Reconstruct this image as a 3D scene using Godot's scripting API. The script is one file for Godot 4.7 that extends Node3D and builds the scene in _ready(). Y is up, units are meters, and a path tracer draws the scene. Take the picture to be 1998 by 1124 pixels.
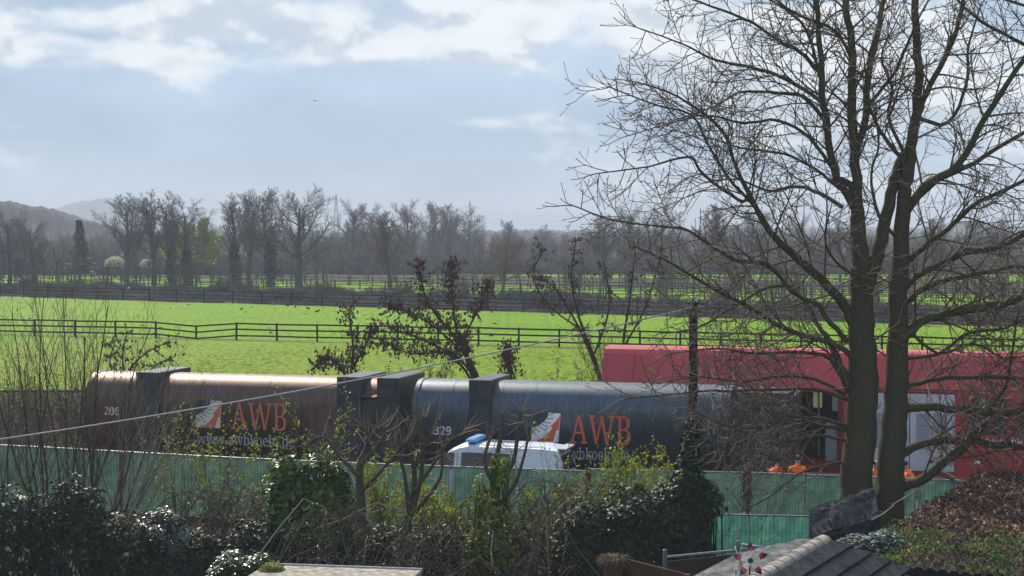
extends Node3D
# A derailed-looking line of dark waste containers and a red train behind a green site fence, paddocks and bare trees beyond.

const F := 3300.0
const CAM := Vector3(0, 7, 0)
const PITCH := 0.03241
const SITE := -2.2
const TH := deg_to_rad(15.0)      # the railway runs to the right and towards us
const GOLD := 2.399963

var rng := RandomNumberGenerator.new()
var names := {}
var M := {}


class Shape:
	var v := PackedVector3Array()
	var n := PackedVector3Array()
	var uv := PackedVector2Array()
	var c := PackedColorArray()
	var ix := PackedInt32Array()
	var col := Color.WHITE

	func put(p: Vector3, nn: Vector3, t: Vector2) -> int:
		v.append(p); n.append(nn); uv.append(t); c.append(col)
		return v.size() - 1

	func tri(a: Vector3, b: Vector3, d: Vector3, out: Vector3) -> void:
		var g := (b - a).cross(d - a)
		var nn := g.normalized()
		if g.dot(out) < 0.0:
			nn = -nn
		var i := put(a, nn, Vector2(a.x, a.y)); put(b, nn, Vector2(b.x, b.y)); put(d, nn, Vector2(d.x, d.y))
		if g.dot(out) > 0.0:
			ix.append_array(PackedInt32Array([i, i + 2, i + 1]))
		else:
			ix.append_array(PackedInt32Array([i, i + 1, i + 2]))

	func quad(a: Vector3, b: Vector3, d: Vector3, e: Vector3, out: Vector3) -> void:
		var g := (b - a).cross(d - a)
		if g.length_squared() < 1e-14:
			g = (d - a).cross(e - a)
		var nn := g.normalized()
		if g.dot(out) < 0.0:
			nn = -nn
		var lu := a.distance_to(b)
		var lv := b.distance_to(d)
		var i := put(a, nn, Vector2(0, 0)); put(b, nn, Vector2(lu, 0)); put(d, nn, Vector2(lu, lv)); put(e, nn, Vector2(0, lv))
		if g.dot(out) > 0.0:
			ix.append_array(PackedInt32Array([i, i + 2, i + 1, i, i + 3, i + 2]))
		else:
			ix.append_array(PackedInt32Array([i, i + 1, i + 2, i, i + 2, i + 3]))

	func box(mid: Vector3, size: Vector3, b := Basis.IDENTITY) -> void:
		var h := size * 0.5
		for ax in 3:
			for s in [-1.0, 1.0]:
				var o := Vector3.ZERO; o[ax] = s
				var p := Vector3.ZERO; p[(ax + 1) % 3] = 1.0
				var q := Vector3.ZERO; q[(ax + 2) % 3] = 1.0
				var o2 := b * (o * h)
				var p2 := b * (p * h)
				var q2 := b * (q * h)
				quad(mid + o2 - p2 - q2, mid + o2 + p2 - q2, mid + o2 + p2 + q2, mid + o2 - p2 + q2, b * o)

	func bevel(mid: Vector3, size: Vector3, r: float, b := Basis.IDENTITY) -> void:
		var h := size * 0.5
		var k := h - Vector3(r, r, r)
		for ax in 3:
			var a1 := (ax + 1) % 3
			var a2 := (ax + 2) % 3
			for s in [-1.0, 1.0]:
				var cs: Array[Vector3] = []
				for e in [[-1, -1], [1, -1], [1, 1], [-1, 1]]:
					var p := Vector3.ZERO
					p[ax] = s * h[ax]; p[a1] = e[0] * k[a1]; p[a2] = e[1] * k[a2]
					cs.append(mid + b * p)
				var o := Vector3.ZERO; o[ax] = s
				quad(cs[0], cs[1], cs[2], cs[3], b * o)
				for t in [-1.0, 1.0]:      # the chamfers between this axis and the next
					var p1 := Vector3.ZERO; p1[ax] = s * h[ax]; p1[a1] = t * k[a1]
					var p2 := Vector3.ZERO; p2[ax] = s * k[ax]; p2[a1] = t * h[a1]
					var w := Vector3.ZERO; w[a2] = k[a2]
					var oo := Vector3.ZERO; oo[ax] = s; oo[a1] = t
					quad(mid + b * (p1 - w), mid + b * (p1 + w), mid + b * (p2 + w), mid + b * (p2 - w), b * oo)
		for sx in [-1.0, 1.0]:
			for sy in [-1.0, 1.0]:
				for sz in [-1.0, 1.0]:
					tri(mid + b * Vector3(sx * h.x, sy * k.y, sz * k.z), mid + b * Vector3(sx * k.x, sy * h.y, sz * k.z), mid + b * Vector3(sx * k.x, sy * k.y, sz * h.z), b * Vector3(sx, sy, sz))

	func tube(pts: PackedVector3Array, rad: PackedFloat32Array, sides: int, cap := false) -> void:
		var cnt := pts.size()
		var t := (pts[1] - pts[0]).normalized()
		var u := t.cross(Vector3.RIGHT if absf(t.x) < 0.8 else Vector3.UP).normalized()
		var base := v.size()
		var m := sides + 1
		var run := 0.0
		for i in cnt:
			if i > 0 and i < cnt - 1:
				t = (pts[i + 1] - pts[i - 1]).normalized()
			elif i == cnt - 1:
				t = (pts[i] - pts[i - 1]).normalized()
			u = (u - t * u.dot(t)).normalized()
			var w := t.cross(u)
			if i > 0:
				run += pts[i].distance_to(pts[i - 1])
			for k in m:
				var a := TAU * k / sides
				var d := u * cos(a) + w * sin(a)
				v.append(pts[i] + d * rad[i]); n.append(d); uv.append(Vector2(float(k) / sides, run)); c.append(col)
		for i in cnt - 1:
			for k in sides:
				var a := base + i * m + k
				ix.append(a); ix.append(a + m); ix.append(a + 1)
				ix.append(a + 1); ix.append(a + m); ix.append(a + m + 1)
		if cap:
			for e in [0, cnt - 1]:
				var o: Vector3 = (pts[0] - pts[1]) if e == 0 else (pts[cnt - 1] - pts[cnt - 2])
				for k in sides:
					tri(pts[e], v[base + e * m + k], v[base + e * m + k + 1], o)

	func rod(a: Vector3, b: Vector3, r: float, sides := 6) -> void:
		tube(PackedVector3Array([a, b]), PackedFloat32Array([r, r]), sides, true)

	func leaf(p: Vector3, d: Vector3, nn: Vector3, l: float, w: float, fold := 0.25) -> void:
		var s := d.cross(nn).normalized()
		var m := p + d * l * 0.45
		var up := nn * (w * fold)
		var a := m + s * w * 0.5 + up
		var b := m - s * w * 0.5 + up
		var e := p + d * l
		var n1 := (nn - s * fold).normalized()
		var n2 := (nn + s * fold).normalized()
		var i := v.size()
		v.append(p); v.append(a); v.append(e); v.append(p); v.append(e); v.append(b)
		n.append(n1); n.append(n1); n.append(n1); n.append(n2); n.append(n2); n.append(n2)
		for k in 6:
			c.append(col); uv.append(Vector2(0, 0))
		if (a - p).cross(e - p).dot(nn) > 0.0:
			ix.append_array(PackedInt32Array([i, i + 2, i + 1, i + 3, i + 5, i + 4]))
		else:
			ix.append_array(PackedInt32Array([i, i + 1, i + 2, i + 3, i + 4, i + 5]))

	# a closed profile in the XY plane, swept along Z
	func extrude(pr: PackedVector2Array, z0: float, z1: float, b := Transform3D.IDENTITY, smooth := false) -> void:
		var cnt := pr.size()
		var mid := Vector2.ZERO
		for p in pr:
			mid += p / cnt
		if not smooth:
			for i in cnt:
				var p := pr[i]
				var q := pr[(i + 1) % cnt]
				var e := (q - p)
				var o := Vector3(e.y, -e.x, 0)
				if not Geometry2D.is_polygon_clockwise(pr):
					pass
				else:
					o = -o
				quad(b * Vector3(p.x, p.y, z0), b * Vector3(q.x, q.y, z0), b * Vector3(q.x, q.y, z1), b * Vector3(p.x, p.y, z1), b.basis * o)
		else:
			var s := -1.0 if Geometry2D.is_polygon_clockwise(pr) else 1.0
			var st := v.size()
			for i in cnt + 1:
				var p := pr[i % cnt]
				var e := pr[(i + 1) % cnt] - pr[(i + cnt - 1) % cnt]
				var o := (b.basis * (Vector3(e.y, -e.x, 0) * s)).normalized()
				put(b * Vector3(p.x, p.y, z0), o, Vector2(i, 0)); put(b * Vector3(p.x, p.y, z1), o, Vector2(i, z1 - z0))
			for i in cnt:
				var a := st + i * 2
				var g := (v[a + 2] - v[a]).cross(v[a + 1] - v[a])
				if g.dot(n[a] + n[a + 2]) > 0.0:
					ix.append_array(PackedInt32Array([a, a + 1, a + 2, a + 2, a + 1, a + 3]))
				else:
					ix.append_array(PackedInt32Array([a, a + 2, a + 1, a + 2, a + 3, a + 1]))
		var tr := Geometry2D.triangulate_polygon(pr)
		for i in range(0, tr.size(), 3):
			for z in [z0, z1]:
				var o := b.basis * Vector3(0, 0, 1.0 if (z == z1) == (z1 > z0) else -1.0)
				tri(b * Vector3(pr[tr[i]].x, pr[tr[i]].y, z), b * Vector3(pr[tr[i + 1]].x, pr[tr[i + 1]].y, z), b * Vector3(pr[tr[i + 2]].x, pr[tr[i + 2]].y, z), o)

	# a grid of points, smooth; rows x cols
	func sheet(g: Array, cols: int, out: Vector3, wrap := false) -> void:
		var rows := g.size() / cols
		var base := v.size()
		for r in rows:
			for k in cols:
				var p: Vector3 = g[r * cols + k]
				var du: Vector3 = g[r * cols + mini(k + 1, cols - 1)] - g[r * cols + maxi(k - 1, 0)]
				if wrap and (k == 0 or k == cols - 1):
					du = g[r * cols + 1] - g[r * cols + cols - 2]
				var dv: Vector3 = g[mini(r + 1, rows - 1) * cols + k] - g[maxi(r - 1, 0) * cols + k]
				var o := du.cross(dv).normalized()
				if o.dot(out) < 0.0 and not wrap:
					o = -o
				put(p, o, Vector2(k, r))
		for r in rows - 1:
			for k in cols - 1:
				var a := base + r * cols + k
				if (v[a + 1] - v[a]).cross(v[a + cols] - v[a]).dot(n[a]) > 0.0:
					ix.append_array(PackedInt32Array([a, a + cols, a + 1, a + 1, a + cols, a + cols + 1]))
				else:
					ix.append_array(PackedInt32Array([a, a + 1, a + cols, a + 1, a + cols + 1, a + cols]))

	func ball(p: Vector3, r: Vector3, rings := 6, segs := 10, b := Basis.IDENTITY) -> void:
		var base := v.size()
		for i in rings + 1:
			var la := PI * i / rings
			for k in segs + 1:
				var lo := TAU * k / segs
				var d := Vector3(sin(la) * cos(lo), cos(la), sin(la) * sin(lo))
				put(p + b * (d * r), b * (d / r).normalized(), Vector2(k, i))
		for i in rings:
			for k in segs:
				var a := base + i * (segs + 1) + k
				ix.append_array(PackedInt32Array([a, a + 1, a + segs + 1, a + 1, a + segs + 2, a + segs + 1]))

	func mesh() -> ArrayMesh:
		var a := []
		a.resize(Mesh.ARRAY_MAX)
		a[Mesh.ARRAY_VERTEX] = v; a[Mesh.ARRAY_NORMAL] = n; a[Mesh.ARRAY_TEX_UV] = uv; a[Mesh.ARRAY_COLOR] = c; a[Mesh.ARRAY_INDEX] = ix
		var m := ArrayMesh.new()
		m.add_surface_from_arrays(Mesh.PRIMITIVE_TRIANGLES, a)
		return m


# ---------------------------------------------------------------- helpers
func numbered(called: String) -> String:
	var k: int = names.get(called, 0)
	names[called] = k + 1
	return called if k == 0 else "%s_%03d" % [called, k]

func obj(called: String, st: Shape, m: Material, parent: Node = self) -> MeshInstance3D:
	var o := MeshInstance3D.new()
	o.mesh = st.mesh()
	o.material_override = m
	o.name = numbered(called) if parent == self else called
	parent.add_child(o, true)
	return o

func same(called: String, me: Mesh, m: Material, parent: Node, xf: Transform3D) -> MeshInstance3D:
	var o := MeshInstance3D.new()
	o.mesh = me
	o.material_override = m
	o.name = called
	o.transform = xf
	parent.add_child(o, true)
	return o

func thing(called: String, label: String, category: String, where := Vector3.ZERO, turn := 0.0, group := "") -> Node3D:
	var o := Node3D.new()
	o.name = numbered(called)
	add_child(o)
	o.position = where
	o.rotation.y = turn
	return tag(o, label, category, group)

func tag(o: Node3D, label: String, category: String, group := "") -> Node3D:
	o.set_meta("label", label)
	o.set_meta("category", category)
	if group != "":
		o.set_meta("group", group)
	return o

func struct(called: String, st: Shape, m: Material) -> MeshInstance3D:
	var o := obj(called, st, m)
	o.set_meta("kind", "structure")
	return o

func stuff(o: Node) -> Node:
	o.set_meta("kind", "stuff")
	return o

func dup(o: Node3D, stem: String, where: Vector3, turn: float, sc: Vector3, label: String, group := "") -> Node3D:
	var r: Node3D = o.duplicate()
	r.name = numbered(stem)
	add_child(r)
	r.position = where
	r.rotation.y = turn
	r.scale = sc
	r.set_meta("label", label)
	if group != "":
		r.set_meta("group", group)
	return r

func scatter(called: String, me: Mesh, m: Material, xf: Array[Transform3D], parent: Node = self) -> MultiMeshInstance3D:
	var mm := MultiMesh.new()
	mm.transform_format = MultiMesh.TRANSFORM_3D
	mm.mesh = me
	mm.instance_count = xf.size()
	for i in xf.size():
		mm.set_instance_transform(i, xf[i])
	var o := MultiMeshInstance3D.new()
	o.multimesh = mm
	o.material_override = m
	o.name = numbered(called) if parent == self else called
	o.set_meta("kind", "stuff")
	parent.add_child(o, true)
	return o

# the photograph's pixel (1998 wide) at a depth of d metres, as a point of the place
func at(px: float, py: float, d: float) -> Vector3:
	var q := Basis(Vector3.RIGHT, -PITCH) * Vector3((px - 999.0) / F, (562.0 - py) / F, -1.0)
	return CAM + q * (d / -q.z)

func spot(px: float, d: float) -> Vector3:
	var p := at(px, 455, d)
	p.y = gh(d)
	return p

func gh(d: float) -> float:
	return SITE * (1.0 - smoothstep(66.0, 84.0, d))

func edge(x: float) -> float:          # the far edge of the paddock
	return clampf(185.0 - 0.652 * (x + 56.0), 116.0, 230.0)

func R(a := 0.0, b := 1.0) -> float:
	return rng.randf_range(a, b)

func ball_dir() -> Vector3:
	var y := R(-1, 1)
	var a := R(0, TAU)
	var s := sqrt(1.0 - y * y)
	return Vector3(s * cos(a), y, s * sin(a))

func lin(r: float, g: float, b: float) -> Color:   # real base colour -> Color for albedo_color
	return Color(r, g, b).linear_to_srgb()

func mat(c: Color, rough := 0.8, metal := 0.0) -> StandardMaterial3D:
	var m := StandardMaterial3D.new()
	m.albedo_color = c
	m.roughness = rough
	m.metallic = metal
	return m

func noise_tex(f: float, seed_: int, oct: int, cols: Array, size := 512, kind := FastNoiseLite.TYPE_SIMPLEX_SMOOTH) -> NoiseTexture2D:
	var nz := FastNoiseLite.new()
	nz.noise_type = kind
	nz.seed = seed_
	nz.frequency = f
	nz.fractal_octaves = oct
	var t := NoiseTexture2D.new()
	t.width = size
	t.height = size
	t.seamless = true
	t.noise = nz
	var g := Gradient.new()
	var off := PackedFloat32Array()
	var cc := PackedColorArray()
	for i in cols.size():
		off.append(float(i) / (cols.size() - 1))
		cc.append(cols[i])
	g.offsets = off
	g.colors = cc
	t.color_ramp = g
	return t

func grey(a: float, b: float) -> Array:
	return [Color(a, a, a), Color(b, b, b)]

func tri_tex(m: StandardMaterial3D, t: Texture2D, size: float, world := true) -> StandardMaterial3D:
	m.albedo_texture = t
	m.uv1_triplanar = true
	m.uv1_world_triplanar = world
	m.uv1_scale = Vector3.ONE / size
	return m

func relief(m: StandardMaterial3D, t: Texture2D, cm: float) -> StandardMaterial3D:
	m.heightmap_enabled = true
	m.heightmap_texture = t
	m.heightmap_scale = cm
	return m

func vcol(m: StandardMaterial3D, both := false, back := 0.0) -> StandardMaterial3D:
	m.vertex_color_use_as_albedo = true
	if both:
		m.cull_mode = BaseMaterial3D.CULL_DISABLED
	if back > 0.0:
		m.backlight_enabled = true
		m.backlight = Color(back, back, back)
	return m


func _ready() -> void:
	rng.seed = 7
	view_and_light()
	materials()
	land()
	far_country()
	railway()
	site()
	gardens()
	big_tree()
	small_life()


# ---------------------------------------------------------------- camera, sky, sun
func view_and_light() -> void:
	var cam := Camera3D.new()
	cam.fov = rad_to_deg(2.0 * atan(562.0 / F))
	cam.near = 0.2
	cam.far = 14000.0
	cam.position = CAM
	cam.rotation.x = -PITCH
	add_child(cam)
	cam.current = true
	var sun := DirectionalLight3D.new()
	sun.light_energy = 1.5
	sun.light_color = Color(1.0, 0.955, 0.88)
	sun.light_angular_distance = 0.5
	sun.shadow_enabled = true
	add_child(sun)
	var el := deg_to_rad(43.0)
	var az := deg_to_rad(-25.0)
	sun.look_at_from_position(Vector3(sin(az) * cos(el), sin(el), -cos(az) * cos(el)) * 100.0, Vector3.ZERO)
	var e := Environment.new()
	e.tonemap_mode = Environment.TONE_MAPPER_LINEAR
	e.tonemap_exposure = 1.38
	e.background_mode = Environment.BG_SKY
	e.sdfgi_enabled = true
	e.ssao_enabled = true
	e.ssil_enabled = true
	e.fog_enabled = true
	e.fog_density = 0.0005
	e.fog_light_color = Color(0.87, 0.91, 0.96)
	var sky := Sky.new()
	var pm := PanoramaSkyMaterial.new()
	pm.panorama = ImageTexture.create_from_image(clouds())
	sky.sky_material = pm
	e.sky = sky
	var we := WorldEnvironment.new()
	we.environment = e
	add_child(we)

var cloud_n: FastNoiseLite
var cloud_l: FastNoiseLite
# where cloud banks stand: azimuth, elevation, width, height (degrees), how thick
var banks := [
	[-14.5, 7.4, 6.0, 1.5, 0.55], [-8.8, 6.8, 4.5, 1.1, 0.50], [-5.6, 6.0, 2.2, 0.6, 0.45], [-16.5, 5.8, 1.6, 0.45, 0.45], [-12.2, 5.7, 1.6, 0.45, 0.45],
	[-1.0, 7.5, 4.5, 1.2, 0.55], [2.6, 6.5, 1.7, 1.3, -0.55], [3.2, 5.0, 1.8, 0.6, 0.34], [8.0, 5.0, 5.0, 4.0, 0.62], [14.0, 6.0, 6.0, 4.5, 0.62],
	[-1.4, 3.7, 1.1, 0.28, 0.62], [1.5, 3.75, 2.0, 0.34, 0.62], [2.2, 3.2, 1.2, 0.4, 0.3], [5.0, 6.9, 1.0, 1.0, 0.3], [-8.0, 3.0, 9.0, 1.6, -0.30], [0.5, 4.9, 2.6, 0.5, -0.2], [6.0, 1.8, 12.0, 0.9, -0.12]]

func sky_at(az: float, el: float) -> Vector3:
	var a := deg_to_rad(az)
	var y := sin(deg_to_rad(el))
	var ce := cos(deg_to_rad(el))
	var q := Vector2(sin(a), -cos(a)) * (ce / (y + 0.30))
	var nz := cloud_n.get_noise_2dv(q)
	var q2 := Vector2(sin(a), -cos(a)) * (ce / (y + 0.312))
	var above := cloud_n.get_noise_2dv(q2)
	var lf := cloud_l.get_noise_2dv(q)
	var m := -0.06 - 0.20 * (1.0 - smoothstep(2.6, 5.6, el))
	var out := clampf(maxf((absf(az) - 16.0) / 8.0, (el - 7.0) / 5.0), 0.0, 1.0)
	if out < 1.0:
		for b in banks:
			var dx: float = (az - b[0]) / b[2]
			var dy: float = (el - b[1]) / b[3]
			var g := dx * dx + dy * dy
			if g < 6.0:
				m += b[4] * exp(-g)
	m = lerpf(m, 0.10 + lf * 0.7 - 0.20 * (1.0 - smoothstep(2.6, 5.6, el)), out)
	var dens := smoothstep(-0.10, 0.46, nz + m)
	var lit := clampf(0.62 + (nz - above) * 5.0 - smoothstep(0.25, 0.75, nz + m) * 0.25, 0.0, 1.0)
	lit = clampf(lit + cloud_n.get_noise_2dv(q * 3.1) * 0.75, 0.0, 1.0)
	var base := Vector3(0.750, 0.800, 0.840).lerp(Vector3(0.640, 0.718, 0.800), smoothstep(0.0, 3.5, el))
	base = base.lerp(Vector3(0.50, 0.63, 0.83), smoothstep(8.0, 50.0, el))
	base += Vector3.ONE * (lf * 0.08 + nz * 0.05)
	var cl := Vector3(0.70, 0.745, 0.79).lerp(Vector3(0.855, 0.872, 0.885), lit)
	return base.lerp(cl, dens * 0.96).clamp(Vector3.ZERO, Vector3.ONE)

func clouds() -> Image:
	cloud_n = FastNoiseLite.new()
	cloud_n.seed = 11
	cloud_n.frequency = 2.6
	cloud_n.fractal_octaves = 6
	cloud_n.fractal_gain = 0.60
	cloud_n.domain_warp_enabled = true
	cloud_n.domain_warp_amplitude = 0.10
	cloud_n.domain_warp_frequency = 4.0
	cloud_l = FastNoiseLite.new()
	cloud_l.seed = 5
	cloud_l.frequency = 0.8
	cloud_l.fractal_octaves = 3
	var w := 4096
	var h := 2048
	var d := PackedByteArray()
	d.resize(w * h * 3)
	var k := 360.0 / w
	var by := 0
	while by < h:
		var el := 90.0 - (by + 0.5) * k
		var step := 2 if el < 22.0 else 8
		if el < -0.3:
			step = 64
		var bx := 0
		while bx < w:
			var az := wrapf((bx + 0.5) * k, -180.0, 180.0)
			var st := step
			if st == 2 and absf(az) < 24.0 and el < 12.0:
				st = 1
			elif st == 2 and absf(az) > 60.0:
				st = 4
			# blocks are laid from the coarsest grid; a finer one refines inside it
			if step == 2 and st == 4 and by % 4 != 0:
				bx += 4
				continue
			var cell := maxi(step, st)
			var sub := 1 if st == 1 else cell
			var yy := 0
			while yy < cell:
				var xx := 0
				while xx < cell:
					var c := Vector3(0.50, 0.53, 0.45)
					var e2 := 90.0 - (by + yy + sub * 0.5) * k
					if e2 > -0.35:
						c = sky_at(wrapf((bx + xx + sub * 0.5) * k, -180.0, 180.0), maxf(e2, 0.0))
					for y2 in sub:
						for x2 in sub:
							var py := by + yy + y2
							if py < h and bx + xx + x2 < w:
								var i := (py * w + bx + xx + x2) * 3
								d[i] = int(c.x * 255.0); d[i + 1] = int(c.y * 255.0); d[i + 2] = int(c.z * 255.0)
					xx += sub
				yy += sub
			bx += cell
		by += step
	return Image.create_from_data(w, h, false, Image.FORMAT_RGB8, d)


# ---------------------------------------------------------------- materials
func materials() -> void:
	var fine := noise_tex(0.02, 1, 4, grey(0.62, 1.0))
	var blot := noise_tex(0.006, 2, 5, grey(0.55, 1.0))
	var streak := noise_tex(0.012, 15, 5, grey(0.74, 1.0))
	var rough_t := noise_tex(0.03, 3, 3, grey(0.0, 1.0))
	var grass_t := noise_tex(0.018, 4, 5, [Color(0.50, 0.55, 0.40), Color(0.86, 0.9, 0.75), Color(1, 1, 0.95)])
	M.terrain = relief(tri_tex(vcol(mat(Color.WHITE, 0.95)), fine, 3.0), rough_t, 4.0)
	M.meadow = relief(tri_tex(vcol(mat(Color.WHITE, 0.75)), grass_t, 6.0), rough_t, 5.0)
	M.blade = vcol(mat(Color.WHITE, 0.55), true, 0.7)
	var bark_t := noise_tex(0.03, 6, 4, [Color(0.45, 0.45, 0.45), Color(0.8, 0.8, 0.78), Color(1, 1, 0.95)], 512)
	M.bark = relief(tri_tex(vcol(mat(Color.WHITE, 0.9)), bark_t, 0.7), bark_t, 3.0)
	M.twig = vcol(mat(Color.WHITE, 0.7))
	M.far_bark = vcol(mat(Color.WHITE, 0.9))
	M.leaf = vcol(mat(Color.WHITE, 0.42), true, 0.9)
	M.gloss_leaf = vcol(mat(Color.WHITE, 0.24), true, 0.16)
	M.laurel_leaf = vcol(mat(Color.WHITE, 0.34), true, 0.5)
	M.laurel_leaf.metallic_specular = 0.35
	M.shine_leaf = vcol(mat(Color.WHITE, 0.33), true, 0.16)
	M.shine_leaf.metallic_specular = 0.75
	M.ivy_leaf = vcol(mat(Color.WHITE, 0.45), true, 0.16)
	M.ivy_leaf.metallic_specular = 0.22
	M.dry_leaf = vcol(mat(Color.WHITE, 0.8), true, 0.25)
	M.rail = tri_tex(mat(lin(0.035, 0.030, 0.026), 0.85), fine, 0.8)
	M.tank_brown = tri_tex(mat(lin(0.155, 0.096, 0.076), 0.50), streak, 3.5, false)
	M.tank_brown.metallic = 0.7
	M.tank_blue = tri_tex(mat(lin(0.105, 0.13, 0.158), 0.45), streak, 3.5, false)
	for k in [M.tank_brown, M.tank_blue]:
		k.uv1_scale = Vector3(0.7, 0.16, 0.7)
	M.tank_blue.metallic = 0.7
	M.slate = tri_tex(mat(lin(0.040, 0.046, 0.057), 0.42), blot, 2.0, false)
	M.slate.metallic = 0.15
	M.rust = tri_tex(mat(lin(0.14, 0.060, 0.050), 0.5), blot, 1.5, false)
	M.dark = mat(lin(0.012, 0.012, 0.014), 0.7)
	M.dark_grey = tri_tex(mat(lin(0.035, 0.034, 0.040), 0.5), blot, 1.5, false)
	M.steel = tri_tex(mat(lin(0.30, 0.31, 0.33), 0.45, 0.5), fine, 0.5, false)
	M.light_steel = tri_tex(mat(lin(0.42, 0.44, 0.48), 0.4, 0.3), fine, 1.0, false)
	M.orange = mat(lin(0.62, 0.10, 0.035), 0.5)
	M.rust_orange = mat(lin(0.58, 0.115, 0.06), 0.6)
	M.cream = mat(lin(0.62, 0.55, 0.43), 0.6)
	M.white = mat(lin(0.74, 0.75, 0.77), 0.4)
	M.dim_grey = mat(lin(0.38, 0.38, 0.38), 0.6)
	M.navy = mat(lin(0.016, 0.02, 0.035), 0.4)
	M.letter_grey = mat(lin(0.50, 0.51, 0.52), 0.6)
	M.red = tri_tex(mat(lin(0.56, 0.044, 0.046), 0.40), noise_tex(0.004, 8, 4, grey(0.8, 1.0)), 6.0, false)
	M.dark_red = mat(lin(0.16, 0.012, 0.016), 0.5)
	M.door_white = tri_tex(mat(lin(0.62, 0.60, 0.64), 0.4), noise_tex(0.004, 8, 4, grey(0.85, 1.0)), 3.0, false)
	M.door_grey = mat(lin(0.30, 0.29, 0.33), 0.4)
	M.glass_dark = mat(lin(0.015, 0.018, 0.025), 0.05)
	M.reflection_blue = mat(lin(0.02, 0.05, 0.16), 0.12)  # blue of the reflection painted into the train windows
	M.pane = mat(Color(0.85, 0.95, 0.9, 0.12), 0.02)
	M.pane.transparency = BaseMaterial3D.TRANSPARENCY_ALPHA
	M.van = mat(lin(0.62, 0.66, 0.72), 0.22)
	M.van.clearcoat_enabled = true
	M.rubber = mat(lin(0.02, 0.02, 0.02), 0.9)
	M.lightbar = mat(lin(0.12, 0.36, 0.80), 0.28)
	M.lightbar.metallic = 0.3
	M.lightbar.clearcoat_enabled = true
	M.tarp = tri_tex(mat(lin(0.092, 0.205, 0.160), 0.7), noise_tex(0.012, 9, 4, grey(0.7, 1.0)), 2.5)
	M.tarp.cull_mode = BaseMaterial3D.CULL_DISABLED
	M.tarp.backlight_enabled = true
	M.tarp.backlight = Color(1.0, 1.0, 1.0)
	M.tarp_sunlit = M.tarp.duplicate()
	M.tarp_sunlit.albedo_color = lin(0.085, 0.29, 0.235)  # brighter copy, sun shining through the lower netting is put into its colour
	M.mesh_wire = mat(lin(0.05, 0.07, 0.065), 0.6)
	M.gravel = relief(tri_tex(mat(lin(0.22, 0.19, 0.16), 0.95), noise_tex(0.06, 10, 3, grey(0.4, 1.0)), 1.2), rough_t, 4.0)
	var wood_t := noise_tex(0.02, 12, 4, [Color(0.5, 0.46, 0.42), Color(0.85, 0.8, 0.76), Color(1, 0.97, 0.92)])
	M.wood = relief(tri_tex(mat(lin(0.12, 0.085, 0.06), 0.85), wood_t, 0.6), wood_t, 1.0)
	M.old_wood = relief(tri_tex(mat(lin(0.10, 0.095, 0.075), 0.9), wood_t, 0.5), wood_t, 1.0)
	M.felt = relief(tri_tex(mat(lin(0.058, 0.062, 0.072), 0.7), blot, 0.7), rough_t, 0.6)
	M.pale_roof = tri_tex(mat(lin(0.46, 0.42, 0.36), 0.8), noise_tex(0.01, 14, 5, grey(0.6, 1.0)), 1.2)
	M.cement = relief(tri_tex(mat(lin(0.20, 0.185, 0.14), 0.9), noise_tex(0.012, 13, 5, [Color(0.55, 0.6, 0.45), Color(0.9, 0.9, 0.86), Color(1, 1, 1)]), 0.8), rough_t, 0.6)
	M.tile = tri_tex(vcol(mat(Color.WHITE, 0.8)), blot, 0.7)
	M.moss = vcol(mat(Color.WHITE, 0.95), true, 0.4)
	M.hi_vis = vcol(mat(Color.WHITE, 0.7))
	M.paint = vcol(mat(Color.WHITE, 0.35))
	M.mason = tri_tex(mat(lin(0.30, 0.28, 0.26), 0.9), fine, 6.0)
	for k in ["terrain", "meadow", "blade", "bark", "far_bark", "twig", "moss", "dry_leaf", "gravel", "rail", "wood", "old_wood", "cement", "felt", "tile", "pale_roof"]:
		M[k].metallic_specular = 0.15
	M.leaf.metallic_specular = 0.3
	M.wire = mat(lin(0.30, 0.305, 0.31), 0.6)


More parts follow.
